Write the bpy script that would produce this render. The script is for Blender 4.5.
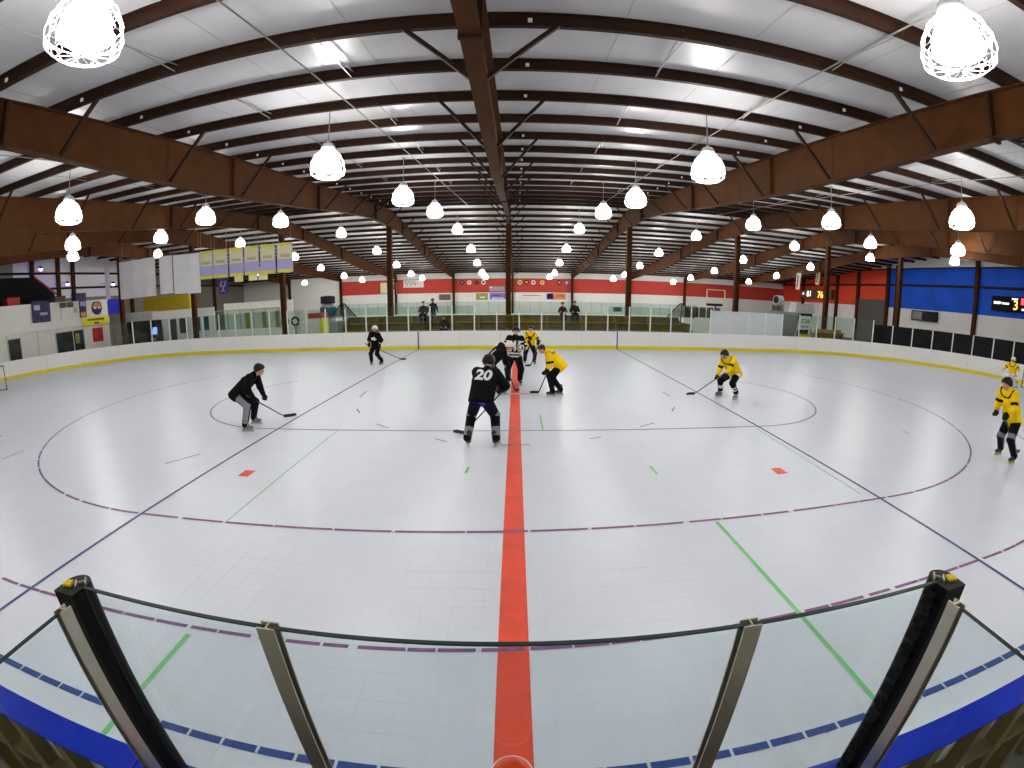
import bpy, bmesh, math, random
import numpy as np
from mathutils import Matrix, Vector
from mathutils.bvhtree import BVHTree

sc = bpy.context.scene
for o in list(bpy.data.objects):
    bpy.data.objects.remove(o)
random.seed(7)

# ------------------------------------------------------------------ camera (wide action-camera lens)
CAM = (0.045, 0.0, 2.979)
cd = bpy.data.cameras.new('camera')
cam = bpy.data.objects.new('camera', cd)
sc.collection.objects.link(cam)
sc.camera = cam
cd.type = 'PANO'
cd.panorama_type = 'FISHEYE_LENS_POLYNOMIAL'
cd.fisheye_fov = math.radians(200)
cd.sensor_width = 36
cd.sensor_fit = 'HORIZONTAL'
cd.fisheye_polynomial_k0 = 0
cd.fisheye_polynomial_k1 = -0.06511238620281895
cd.fisheye_polynomial_k2 = 3.3725702594536505e-05
cd.fisheye_polynomial_k3 = 2.2135945588907184e-05
cd.fisheye_polynomial_k4 = -3.537232746764126e-07
cd.shift_x = -(531.975 - 512) / 1024
cd.shift_y = (388.337 - 384) / 768
PITCH, ROLL, YAW = -0.20595, 0.005185, -0.035913
cam.matrix_world = (Matrix.Translation(CAM) @ Matrix.Rotation(YAW, 4, 'Z') @ Matrix.Rotation(PITCH, 4, 'X')
                    @ Matrix.Rotation(-ROLL, 4, 'Y') @ Matrix.Rotation(math.pi / 2, 4, 'X'))

# ------------------------------------------------------------------ world and exposure (closed hall, lit by its own lamps)
w = bpy.data.worlds.new('world')
sc.world = w
w.use_nodes = True
w.node_tree.nodes['Background'].inputs[0].default_value = (0.5, 0.55, 0.6, 1)
w.node_tree.nodes['Background'].inputs[1].default_value = 0.05
sc.view_settings.view_transform = 'Standard'
sc.view_settings.look = 'None'
sc.view_settings.gamma = 1
sc.view_settings.use_curve_mapping = False
sc.view_settings.exposure = 1.24
LAMP_STRENGTH = 42.0

# ------------------------------------------------------------------ helpers
COL = sc.collection


def srgb(r, g, b):
    f = lambda c: c / 12.92 if c <= 0.04045 else ((c + 0.055) / 1.055) ** 2.4
    return (f(r / 255), f(g / 255), f(b / 255), 1)


MATS = {}


def mat(name, col, rough=0.6, metal=0.0, var=0.08, scale=6.0, bump=0.0, spec=0.5, emis=None, estr=0.0, wave=None):
    """procedural principled material: noise varies the colour, optional bump or ribs"""
    m = bpy.data.materials.new(name)
    m.use_nodes = True
    nt = m.node_tree
    b = nt.nodes['Principled BSDF']
    b.inputs['Roughness'].default_value = rough
    b.inputs['Metallic'].default_value = metal
    b.inputs['Specular IOR Level'].default_value = spec
    tc = nt.nodes.new('ShaderNodeTexCoord')
    nz = nt.nodes.new('ShaderNodeTexNoise')
    nz.inputs['Scale'].default_value = scale
    nz.inputs['Detail'].default_value = 4
    nt.links.new(tc.outputs['Object'], nz.inputs['Vector'])
    rp = nt.nodes.new('ShaderNodeValToRGB')
    c = Vector(col[:3])
    rp.color_ramp.elements[0].position = 0.3
    rp.color_ramp.elements[1].position = 0.7
    rp.color_ramp.elements[0].color = (*[max(0, v * (1 - var)) for v in c], 1)
    rp.color_ramp.elements[1].color = (*[min(1, v * (1 + var)) for v in c], 1)
    nt.links.new(nz.outputs['Fac'], rp.inputs['Fac'])
    nt.links.new(rp.outputs['Color'], b.inputs['Base Color'])
    if wave:
        axis, wscale, dist = wave
        wv = nt.nodes.new('ShaderNodeTexWave')
        wv.bands_direction = axis
        wv.inputs['Scale'].default_value = wscale
        wv.inputs['Distortion'].default_value = 0
        nt.links.new(tc.outputs['Object'], wv.inputs['Vector'])
        bp = nt.nodes.new('ShaderNodeBump')
        bp.inputs['Strength'].default_value = 1.0
        bp.inputs['Distance'].default_value = dist
        nt.links.new(wv.outputs['Fac'], bp.inputs['Height'])
        nt.links.new(bp.outputs['Normal'], b.inputs['Normal'])
    elif bump:
        bp = nt.nodes.new('ShaderNodeBump')
        bp.inputs['Strength'].default_value = 0.6
        bp.inputs['Distance'].default_value = bump
        nt.links.new(nz.outputs['Fac'], bp.inputs['Height'])
        nt.links.new(bp.outputs['Normal'], b.inputs['Normal'])
    if emis:
        b.inputs['Emission Color'].default_value = emis
        b.inputs['Emission Strength'].default_value = estr
    MATS[name] = m
    return m


def glass_mat(name, tint, refl=0.06, rough=0.02):
    """sheet glass: tinted see-through layer with a mirror layer growing towards grazing angles"""
    m = bpy.data.materials.new(name)
    m.use_nodes = True
    nt = m.node_tree
    nt.nodes.clear()
    out = nt.nodes.new('ShaderNodeOutputMaterial')
    mix = nt.nodes.new('ShaderNodeMixShader')
    tr = nt.nodes.new('ShaderNodeBsdfTransparent')
    gl = nt.nodes.new('ShaderNodeBsdfGlossy')
    lw = nt.nodes.new('ShaderNodeLayerWeight')
    pw = nt.nodes.new('ShaderNodeMath')
    pw.operation = 'POWER'
    pw.inputs[1].default_value = 5.0
    nt.links.new(lw.outputs['Facing'], pw.inputs[0])
    lw.inputs['Blend'].default_value = 0.5
    fr = nt.nodes.new('ShaderNodeMapRange')
    fr.inputs['To Min'].default_value = refl * 0.5
    fr.inputs['To Max'].default_value = 0.9
    nt.links.new(pw.outputs[0], fr.inputs['Value'])
    tc = nt.nodes.new('ShaderNodeTexCoord')
    nz = nt.nodes.new('ShaderNodeTexNoise')
    nz.inputs['Scale'].default_value = 2.5
    nt.links.new(tc.outputs['Object'], nz.inputs['Vector'])
    rp = nt.nodes.new('ShaderNodeValToRGB')
    rp.color_ramp.elements[0].color = (*[t * 0.97 for t in tint], 1)
    rp.color_ramp.elements[1].color = (*tint, 1)
    nt.links.new(nz.outputs['Fac'], rp.inputs['Fac'])
    nt.links.new(rp.outputs['Color'], tr.inputs['Color'])
    gl.inputs['Roughness'].default_value = rough
    nt.links.new(fr.outputs[0], mix.inputs[0])
    nt.links.new(tr.outputs[0], mix.inputs[1])
    nt.links.new(gl.outputs[0], mix.inputs[2])
    nt.links.new(mix.outputs[0], out.inputs['Surface'])
    MATS[name] = m
    return m


def emit_mat(name, col, strength):
    m = bpy.data.materials.new(name)
    m.use_nodes = True
    nt = m.node_tree
    nt.nodes.clear()
    out = nt.nodes.new('ShaderNodeOutputMaterial')
    e = nt.nodes.new('ShaderNodeEmission')
    e.inputs[0].default_value = col
    e.inputs[1].default_value = strength
    nt.links.new(e.outputs[0], out.inputs['Surface'])
    MATS[name] = m
    return m


class MB:
    """collects boxes, tubes, prisms; build() links them as one mesh object"""

    def __init__(s):
        s.v, s.f, s.mi = [], [], []

    def _add(s, vs, fs, mi=0):
        n = len(s.v)
        s.v += [tuple(v) for v in vs]
        s.f += [tuple(i + n for i in f) for f in fs]
        s.mi += [mi] * len(fs)
        return s

    def box(s, x0, x1, y0, y1, z0, z1, mi=0):
        vs = [(x, y, z) for z in (z0, z1) for y in (y0, y1) for x in (x0, x1)]
        return s._add(vs, [(0, 2, 3, 1), (4, 5, 7, 6), (0, 1, 5, 4), (2, 6, 7, 3), (0, 4, 6, 2), (1, 3, 7, 5)], mi)

    def obox(s, c, ax, ay, az, mi=0):
        c, ax, ay, az = map(Vector, (c, ax, ay, az))
        vs = [c + ax * i + ay * j + az * k for k in (-1, 1) for j in (-1, 1) for i in (-1, 1)]
        return s._add(vs, [(0, 2, 3, 1), (4, 5, 7, 6), (0, 1, 5, 4), (2, 6, 7, 3), (0, 4, 6, 2), (1, 3, 7, 5)], mi)

    def bar(s, a, b, wd, ht, mi=0, up=(0, 0, 1)):
        """rectangular bar from a to b"""
        a, b = Vector(a), Vector(b)
        d = (b - a)
        L = d.length
        d.normalize()
        side = d.cross(Vector(up))
        if side.length < 1e-4:
            side = d.cross(Vector((1, 0, 0)))
        side.normalize()
        u = side.cross(d)
        return s.obox((a + b) / 2, d * L / 2, side * wd / 2, u * ht / 2, mi)

    def tube(s, pts, r, n=6, mi=0, closed=False):
        pts = [Vector(p) for p in pts]
        m = len(pts)
        rings = []
        for i, p in enumerate(pts):
            if closed:
                t = pts[(i + 1) % m] - pts[i - 1]
            else:
                t = pts[min(i + 1, m - 1)] - pts[max(i - 1, 0)]
            t.normalize()
            a = t.cross(Vector((0, 0, 1)))
            if a.length < 0.05:
                a = t.cross(Vector((1, 0, 0)))
            a.normalize()
            b = t.cross(a)
            rr = r[i] if isinstance(r, (list, tuple)) else r
            rings.append([p + (a * math.cos(2 * math.pi * k / n) + b * math.sin(2 * math.pi * k / n)) * rr for k in range(n)])
        vs = [v for q in rings for v in q]
        fs = []
        for i in range(m if closed else m - 1):
            j = (i + 1) % m
            for k in range(n):
                fs.append((i * n + k, i * n + (k + 1) % n, j * n + (k + 1) % n, j * n + k))
        if not closed:
            fs.append(tuple(range(n))[::-1])
            fs.append(tuple((m - 1) * n + k for k in range(n)))
        return s._add(vs, fs, mi)

    def lathe(s, prof, n=16, c=(0, 0, 0), mi=0, cap=True):
        vs, fs = [], []
        for r, z in prof:
            vs += [(c[0] + r * math.cos(2 * math.pi * k / n), c[1] + r * math.sin(2 * math.pi * k / n), c[2] + z) for k in range(n)]
        for i in range(len(prof) - 1):
            for k in range(n):
                fs.append((i * n + k, i * n + (k + 1) % n, (i + 1) * n + (k + 1) % n, (i + 1) * n + k))
        if cap:
            fs.append(tuple(range(n))[::-1])
            fs.append(tuple((len(prof) - 1) * n + k for k in range(n)))
        return s._add(vs, fs, mi)

    def prism(s, poly, o, u, v, w, mi=0):
        """polygon (a,b) in plane o+a*u+b*v, extruded by vector w"""
        o, u, v, w = map(Vector, (o, u, v, w))
        n = len(poly)
        vs = [o + u * a + v * b for a, b in poly] + [o + u * a + v * b + w for a, b in poly]
        fs = [tuple(range(n))[::-1], tuple(range(n, 2 * n))]
        fs += [(i, (i + 1) % n, n + (i + 1) % n, n + i) for i in range(n)]
        return s._add(vs, fs, mi)

    def mesh(s, name, mats, smooth=False):
        me = bpy.data.meshes.new(name)
        me.from_pydata(s.v, [], s.f)
        if not isinstance(mats, (list, tuple)):
            mats = [mats]
        for m in mats:
            me.materials.append(MATS[m] if isinstance(m, str) else m)
        if len(mats) > 1:
            me.polygons.foreach_set('material_index', s.mi)
        if smooth:
            me.polygons.foreach_set('use_smooth', [True] * len(me.polygons))
        bm = bmesh.new()
        bm.from_mesh(me)
        bmesh.ops.recalc_face_normals(bm, faces=bm.faces)
        bm.to_mesh(me)
        bm.free()
        me.update()
        return me

    def build(s, name, mats, parent=None, smooth=False, loc=None):
        return link(name, s.mesh(name, mats, smooth), parent, loc)


def link(name, me, parent=None, loc=None):
    o = bpy.data.objects.new(name, me)
    COL.objects.link(o)
    if loc is not None:
        o.location = loc
    if parent is not None:
        o.parent = parent
    return o


def tag(o, label=None, cat=None, group=None, kind=None):
    if label:
        o['label'] = label
    if cat:
        o['category'] = cat
    if group:
        o['group'] = group
    if kind:
        o['kind'] = kind
    return o


def thing(name, label, cat, loc=(0, 0, 0), rz=0.0, group=None, kind=None):
    o = bpy.data.objects.new(name, None)
    COL.objects.link(o)
    o.location = loc
    o.rotation_euler = (0, 0, rz)
    o.empty_display_size = 0.1
    return tag(o, label, cat, group, kind)


def copy_tree(o, parent=None):
    c = o.copy()
    COL.objects.link(c)
    if parent is not None:
        c.parent = parent
    for ch in list(o.children):
        copy_tree(ch, c)
    return c


# ------------------------------------------------------------------ materials
mat('steel', (0.064, 0.0225, 0.0052), 0.65, var=0.18, scale=2.2, spec=0.1)
mat('steel_dark', (0.024, 0.0085, 0.0035), 0.65, var=0.15, scale=2.0, spec=0.2)
mat('ceiling_white', (0.46, 0.46, 0.475), 0.38, var=0.05, scale=1.3, bump=0.02)
mat('seam', (0.40, 0.40, 0.41), 0.5, spec=0.2)
mat('white_rib', (0.80, 0.80, 0.77), 0.5, var=0.04, wave=('X', 5.0, 0.006))
mat('white_rib_y', (0.80, 0.80, 0.77), 0.5, var=0.04, wave=('Y', 5.0, 0.006))
mat('grey_rib', (0.21, 0.20, 0.15), 0.5, var=0.06, wave=('Y', 4.0, 0.006))
mat('red_rib', srgb(190, 64, 54), 0.5, var=0.06, spec=0.2, wave=('X', 5.0, 0.006))
mat('red_rib_y', srgb(226, 72, 44), 0.5, var=0.06, spec=0.2, wave=('Y', 5.0, 0.006))
mat('blue_rib', srgb(6, 84, 214), 0.45, var=0.15, scale=0.6, spec=0.2, wave=('Y', 5.0, 0.006))
mat('board_white', (0.82, 0.82, 0.79), 0.35, var=0.02, scale=1.0)
mat('kick_yellow', srgb(226, 208, 30), 0.4, var=0.05)
mat('cap_blue', srgb(0, 40, 176), 0.35, var=0.15, scale=3, spec=0.15)
mat('ply', srgb(86, 74, 44), 0.8, var=0.3, scale=5)
mat('stud', srgb(122, 104, 66), 0.75, var=0.25, scale=4)
mat('concrete', (0.25, 0.245, 0.235), 0.8, var=0.12, scale=1.2)
mat('alu', (0.52, 0.48, 0.38), 0.32, metal=0.9, var=0.06, scale=9)
mat('alu_white', (0.72, 0.71, 0.66), 0.4, var=0.03)
mat('rubber', (0.003, 0.003, 0.0035), 0.5, var=0.2, scale=20, spec=0.12)
mat('black', (0.004, 0.004, 0.005), 0.6, var=0.2, scale=12, spec=0.15)
mat('charcoal', (0.016, 0.016, 0.018), 0.6, var=0.2, spec=0.2)
mat('sponge', srgb(222, 190, 30), 0.9, var=0.15, scale=30)
mat('glass_edge', (0.03, 0.05, 0.05), 0.2, var=0.1)
glass_mat('glass', (0.915, 0.955, 0.96))
glass_mat('glass_green', (0.86, 0.93, 0.90))
mat('frost', (0.56, 0.60, 0.61), 0.4, var=0.04, scale=2)
mat('smoke_panel', (0.006, 0.007, 0.008), 0.4, var=0.4, scale=1.2, spec=0.12)
mat('line_red', srgb(232, 78, 52), 0.45, var=0.09, scale=5)
mat('line_blue', srgb(46, 58, 128), 0.45, var=0.06)
mat('dash_blue', srgb(18, 66, 140), 0.45, var=0.12, scale=20)
mat('line_purple', srgb(128, 78, 130), 0.5, var=0.2, scale=9)
mat('line_green', srgb(120, 205, 128), 0.5, var=0.08, scale=9)
mat('line_grey', srgb(120, 122, 140), 0.5)
mat('mark_red', srgb(178, 92, 96), 0.5)
mat('white_paint', (0.78, 0.78, 0.76), 0.5, var=0.03)
mat('cream', (0.76, 0.76, 0.70), 0.6, var=0.04)
mat('grey', (0.3, 0.31, 0.31), 0.5)
mat('grey_light', (0.5, 0.5, 0.48), 0.5)
mat('grey_door', srgb(92, 92, 86), 0.5, var=0.05, wave=('Z', 3.0, 0.02))
mat('dark_window', (0.03, 0.035, 0.03), 0.15, var=0.4, scale=2)
mat('teal_window', srgb(38, 88, 104), 0.15, var=0.2, scale=2)
mat('bleacher', srgb(160, 130, 52), 0.7, spec=0.15, var=0.22, scale=4)
mat('bleacher_dark', srgb(116, 94, 40), 0.7, spec=0.15, var=0.2, scale=4)
mat('yellow_wall', srgb(206, 184, 34), 0.6, var=0.08)
mat('sign_yellow', srgb(232, 222, 24), 0.5, var=0.02)
mat('sign_white', (0.76, 0.75, 0.72), 0.5, var=0.03)
mat('sign_red', srgb(176, 34, 40), 0.5)
mat('sign_purple', srgb(112, 96, 190), 0.5, var=0.1)
mat('sign_olive', srgb(150, 148, 70), 0.5, var=0.4, scale=9)
mat('sign_brown', srgb(92, 82, 60), 0.5, var=0.5, scale=6)
mat('sign_orange', srgb(214, 140, 74), 0.5, var=0.2, scale=5)
mat('poster_purple', srgb(58, 48, 84), 0.5, var=0.7, scale=3.5)
mat('purple_cloth', srgb(62, 48, 120), 0.8)
mat('banner_white', (0.84, 0.83, 0.85), 0.8, var=0.05, scale=1.5, bump=0.05)
mat('banner_cream', srgb(226, 222, 176), 0.8, var=0.04)
mat('banner_yellow', srgb(226, 218, 96), 0.8, var=0.04)
mat('banner_lilac', srgb(178, 176, 222), 0.8, var=0.04)
mat('banner_ink', srgb(190, 186, 156), 0.8)
mat('blue_cloth', srgb(20, 30, 200), 0.6)
mat('orange_lid', srgb(222, 66, 14), 0.3, var=0.06)
mat('conduit', (0.30, 0.29, 0.27), 0.45, metal=0.4, var=0.05)
mat('cage_white', (0.85, 0.85, 0.85), 0.4)
mat('housing', (0.55, 0.55, 0.54), 0.45, metal=0.3)
emit_mat('lamp_glow', (1.0, 0.965, 0.92, 1), LAMP_STRENGTH)
emit_mat('violet_glow', (0.28, 0.2, 1.0, 1), 14.0)
emit_mat('led_red', (1.0, 0.05, 0.06, 1), 1.2)
emit_mat('led_orange', (1.0, 0.42, 0.06, 1), 1.6)
emit_mat('led_white', (1.0, 0.92, 0.85, 1), 1.0)
emit_mat('screen_blue', (0.25, 0.35, 1.0, 1), 0.7)


def floor_material():
    """white sports tile: 12 inch grid, faint patches and scuffs"""
    m = bpy.data.materials.new('rink_tile')
    m.use_nodes = True
    nt = m.node_tree
    b = nt.nodes['Principled BSDF']
    b.inputs['Roughness'].default_value = 0.34
    b.inputs['Specular IOR Level'].default_value = 0.35
    tc = nt.nodes.new('ShaderNodeTexCoord')
    geo = nt.nodes.new('ShaderNodeNewGeometry')
    br = nt.nodes.new('ShaderNodeTexBrick')
    br.offset = 0
    br.inputs['Scale'].default_value = 1
    br.inputs['Brick Width'].default_value = 0.305
    br.inputs['Row Height'].default_value = 0.305
    br.inputs['Mortar Size'].default_value = 0.002
    br.inputs['Color1'].default_value = (0.725, 0.765, 0.83, 1)
    br.inputs['Color2'].default_value = (0.705, 0.748, 0.815, 1)
    br.inputs['Mortar'].default_value = (0.64, 0.675, 0.735, 1)
    nt.links.new(geo.outputs['Position'], br.inputs['Vector'])
    nz = nt.nodes.new('ShaderNodeTexNoise')
    nz.inputs['Scale'].default_value = 0.35
    nz.inputs['Detail'].default_value = 3
    nt.links.new(geo.outputs['Position'], nz.inputs['Vector'])
    rp = nt.nodes.new('ShaderNodeValToRGB')
    rp.color_ramp.elements[0].color = (0.93, 0.935, 0.95, 1)
    rp.color_ramp.elements[1].color = (1, 1, 1, 1)
    nt.links.new(nz.outputs['Fac'], rp.inputs['Fac'])
    mx = nt.nodes.new('ShaderNodeMix')
    mx.data_type = 'RGBA'
    mx.blend_type = 'MULTIPLY'
    mx.inputs[0].default_value = 1
    nt.links.new(br.outputs['Color'], mx.inputs[6])
    nt.links.new(rp.outputs['Color'], mx.inputs[7])
    nt.links.new(mx.outputs[2], b.inputs['Base Color'])
    MATS['rink_tile'] = m


floor_material()

# ================================================================== the hall
YN, YF, XLW, XRW, YR = -1.25, 57.0, -38.5, 38.0, 27.9      # near wall, far wall, end walls, ridge
RZ0, SL = 6.222, 0.09


def roof(y):
    """height of the purlin undersides"""
    return RZ0 + SL * (y if y < YR else 2 * YR - y)


PD = 0.185   # purlin depth
slab = MB().box(XLW, XRW, YN, YF, -0.25, -0.02).build('floor_slab', 'concrete')
tag(slab, 'grey concrete floor slab around the rink', kind='structure')
ceil = MB()
for (ya, yb) in ((YN, YR), (YR, YF)):
    za, zb = roof(ya) + PD, roof(yb - 1e-6 if yb == YR else yb) + PD
    if ya == YR:
        za = roof(YR - 1e-6) + PD
    ceil.prism([(ya, za), (yb, zb), (yb, zb + 0.12), (ya, za + 0.12)], (XLW, 0, 0), (0, 1, 0), (0, 0, 1), (XRW - XLW, 0, 0))
ceil = ceil.build('ceiling', 'ceiling_white')
tag(ceil, 'white vinyl-faced insulation ceiling sloping up to the ridge', kind='structure')
# taped seams of the insulation sheets
for x in np.arange(XLW + 1.9, XRW, 1.905):
    for (ya, yb) in ((YN, YR), (YR, YF)):
        if ya == YR and abs(x) > 30:
            continue
        z0 = roof(ya + 1e-4) + PD + 0.001
        z1 = roof(yb - 1e-4) + PD + 0.001
        MB().bar((x, ya, z0), (x, yb, z1), 0.022, 0.012).build('insulation_seam', 'seam', ceil)

# purlins: one Z-section per line, full length
SP = 1.52
ys = [5.70 + SP * i for i in range(-4, 15)]
ys = [y for y in ys if YN < y < YR - 0.3]
ys += [2 * YR - y for y in ys]
zprof = [(-0.0, 0), (0.075, 0), (0.075, 0.012), (0.012, 0.012), (0.012, PD), (-0.063, PD), (-0.063, PD - 0.012), (0, PD - 0.012)]
for y in sorted(ys):
    pm = MB().prism(zprof, (XLW, y, roof(y)), (0, 1, 0), (0, 0, 1), (XRW - XLW, 0, 0)).build('purlin', 'steel_dark', ceil)
    if y < 26:
        for k in range(-1, 2):
            xc = -0.42 + 7.63 * k
            for dx in (0.62, -0.9):
                if k == 0 and dx < 0:
                    continue
                MB().box(xc + dx - 0.03, xc + dx + 0.03, y - 0.02, y - 0.001, roof(y) + 0.05, roof(y) + 0.11).build('purlin_clip', 'white_paint', pm)

# sag straps between the purlins, two per bay
yy = sorted(v for v in ys if v < YR)
for k in range(-2, 2):
    for fx in (0.36, 0.68):
        x = -0.42 + 7.63 * (k + fx)
        for a, b in zip(yy[1:14], yy[2:15]):
            if (int(a / SP) + int(fx * 3) + k) % 2 == 0:
                s_ = MB().bar((x, a, roof(a) + 0.13), (x + 0.06, b, roof(b) + 0.02), 0.022, 0.01)
                s_.bar((x + 0.05, a, roof(a) + 0.03), (x + 0.09, b, roof(b) + 0.12), 0.022, 0.01)
                s_.build('sag_strap', 'conduit', ceil)


# walls
def wall(name, label, boxes, mats):
    m = MB()
    for b, mi in boxes:
        m.box(*b, mi)
    return tag(m.build(name, mats), label, kind='structure')


T = 0.15
wall('wall_far', 'far hall wall, white ribbed steel below a red band', [
    ((XLW, XRW, YF, YF + T, -0.02, 3.68), 0), ((-23.2, XRW, YF, YF + T, 3.68, 5.5), 1),
    ((XLW, -23.2, YF, YF + T, 3.68, 5.5), 2), ((XLW, XRW, YF, YF + T, 5.5, 6.6), 0)], ['white_rib', 'red_rib', 'white_rib'])
wr = [((XRW, XRW + T, YN, YF, -0.02, 3.78), 0), ((XRW, XRW + T, YN, 36.6, 3.78, 7.68), 1), ((XRW, XRW + T, 36.6, YF, 3.78, 7.68), 2),
      ((XRW, XRW + T, YN, YF, 7.68, 9.4), 0)]
wall_r = wall('wall_right', 'end wall, white ribbed steel below blue and red bands', wr, ['white_rib_y', 'blue_rib', 'red_rib_y'])
wall('wall_left', 'grey ribbed steel end wall behind the white rooms', [((XLW - T, XLW, YN, YF, -0.02, 9.4), 0)], ['grey_rib'])
wall('wall_near', 'white ribbed steel wall behind the scorer box', [((XLW, XRW, YN - T, YN, -0.02, 7.0), 0)], ['white_rib'])
# wall girts and wall posts on the red and blue end wall
for z in (5.95,):
    MB().box(XRW - 0.2, XRW, 2.0, YF, z, z + 0.2).build('wall_girt', 'steel_dark')['kind'] = 'structure'
MB().box(XRW - 0.12, XRW, 2.0, YF, 7.62, 7.74).build('wall_girt', 'steel_dark')['kind'] = 'structure'
for y in (16.5, 25.9, 35.4, 36.7, 41.3, 45.0, 51.9):
    MB().box(XRW - 0.32, XRW, y - 0.16, y + 0.16, -0.02, roof(y)).build('wall_post', 'steel')['kind'] = 'structure'
for y in (24.7, 27.3, 28.9, 36.0, 43.0, 50.0):
    MB().box(XLW, XLW + 0.3, y - 0.15, y + 0.15, -0.02, roof(y)).build('wall_post', 'steel')['kind'] = 'structure'
for z in (5.75, 7.0):
    MB().box(XLW, XLW + 0.18, 10.0, YF, z, z + 0.18).build('wall_girt', 'steel_dark')['kind'] = 'structure'
MB().box(XLW, XLW + 0.02, 23.0, 35.5, 5.0, 8.6).build('wall_lining', 'white_rib_y')['kind'] = 'structure'

# rigid frames across the hall: tapered I-rafter, ridge column, wall columns, flange braces
bot = [(YN, 5.55), (4.5, 5.87), (8.0, 5.92), (10.6, 6.04), (13.2, 6.28), (16.0, 6.6), (20.0, 7.13), (24.4, 7.58), (YR, 7.60)]
bot += [(2 * YR - y, z) for y, z in bot[-2::-1]]
bot[-1] = (YF, bot[-1][1])


def bz(y):
    for (a, za), (b, zb) in zip(bot, bot[1:]):
        if a <= y <= b:
            return za + (zb - za) * (y - a) / (b - a)
    return bot[0][1]


def frame(k):
    x = -0.42 + 7.63 * k - (0.05 if k == 0 else 0)
    nm = {0: 'brown steel roof frame crossing above the red centre line'}
    t = thing('steel_frame', nm.get(k, 'brown steel roof frame with ridge column, beside the centre frame' if abs(k) == 1 else
                                    'brown steel roof frame with ridge column, towards an end wall'), 'roof frame', (x, 0, 0),
              group=None if k == 0 else ('frames beside the centre' if abs(k) == 1 else 'outer roof frames'), kind='structure')
    web = MB()
    top = [(YN, roof(YN)), (YR, roof(YR - 1e-5)), (YF, roof(YF))]
    web.prism(bot + top[::-1], (-0.01, 0, 0), (0, 1, 0), (0, 0, 1), (0.02, 0, 0))
    for (a, za), (b, zb) in zip(bot, bot[1:]):
        web.bar((0, a - 0.01, za), (0, b + 0.01, zb), 0.24, 0.025)
    web.bar((0, YN, roof(YN) - 0.012), (0, YR, roof(YR - 1e-5) - 0.012), 0.24, 0.022)
    web.bar((0, YR, roof(YR - 1e-5) - 0.012), (0, YF, roof(YF) - 0.012), 0.24, 0.022)
    web.build('rafter', 'steel', t)
    for y in (4.55, 17.3, 24.9, 31.0, 38.5):
        MB().box(-0.13, 0.13, y - 0.025, y + 0.025, bz(y) - 0.06, roof(y) - 0.02).build('splice_plate', 'steel_dark', t)
    for y in (11.4,):
        MB().box(-0.1, 0.1, y - 0.006, y + 0.006, bz(y) + 0.01, roof(y) - 0.02).build('stiffener', 'steel', t)
    c = MB().box(-0.15, 0.15, YR - 0.012, YR + 0.012, -0.02, 7.6)
    for s in (-1, 1):
        c.box(s * 0.15 - 0.012, s * 0.15 + 0.012, YR - 0.14, YR + 0.14, -0.02, 7.6)
    c.build('column', 'steel', t)
    for y in (YN + 0.22, YF - 0.22):
        c = MB().box(-0.012, 0.012, y - 0.2, y + 0.2, -0.02, roof(y))
        for s in (-1, 1):
            c.box(-0.13, 0.13, y + s * 0.2 - 0.012, y + s * 0.2 + 0.012, -0.02, roof(y))
        c.build('column', 'steel', t)
    if -3 <= k <= 3:
        sel = [y for y in sorted(ys) if y > 2][::2] if k else [y for y in sorted(ys) if y > 2][::2]
        for y in sel:
            if abs(y - 5.7) % (2 * SP) > 0.1 and abs(abs(y - 5.7) % (2 * SP) - 2 * SP) > 0.1 and y < YR:
                y += SP
            for s in (-1, 1):
                if y < YR or abs(k) <= 1:
                    MB().bar((s * 0.1, y + 0.02, bz(y) + 0.04), (s * 1.08, y + 0.02, roof(y) + 0.05), 0.06, 0.06).build('flange_brace', 'steel_dark', t)
    return t


for k in range(-5, 6):
    if abs(k) == 5:
        continue
    frame(k)

# ================================================================== rink floor and its markings
NY, FY, XL, XR, R = 0.94, 25.6, -30.5, 27.9, 10.5     # inner face of the boards


def build_path():
    """closed board line, anticlockwise seen from above, as dense points with inward normals"""
    P = []
    def arc(cx, cy, a0, a1, n=40):
        for i in range(n + 1):
            a = math.radians(a0 + (a1 - a0) * i / n)
            P.append((cx + R * math.cos(a), cy + R * math.sin(a)))
    arc(XR - R, NY + R, -90, 0)
    arc(XR - R, FY - R, 0, 90)
    arc(XL + R, FY - R, 90, 180)
    arc(XL + R, NY + R, 180, 270)
    P.append(P[0])
    return np.array(P)


PATH = build_path()
SEG = np.hypot(*np.diff(PATH, axis=0).T)
CUM = np.concatenate([[0], np.cumsum(SEG)])
PERIM = CUM[-1]


def ppt(s):
    s = s % PERIM
    i = min(int(np.searchsorted(CUM, s, side='right')) - 1, len(SEG) - 1)
    t = (s - CUM[i]) / max(SEG[i], 1e-9)
    p = PATH[i] * (1 - t) + PATH[i + 1] * t
    d = (PATH[i + 1] - PATH[i]) / max(SEG[i], 1e-9)
    return p, np.array([-d[1], d[0]])          # point, inward normal


fl = MB()
outline = [tuple(ppt(PERIM * i / 160)[0] - ppt(PERIM * i / 160)[1] * 0.02) for i in range(160)]
fl.prism(outline, (0, 0, -0.019), (1, 0, 0), (0, 1, 0), (0, 0, 0.017))
floor = fl.build('floor', 'rink_tile')
tag(floor, 'white sports-tile rink floor with red, blue, purple and green lines', kind='structure')
TZ = 0.0
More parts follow.
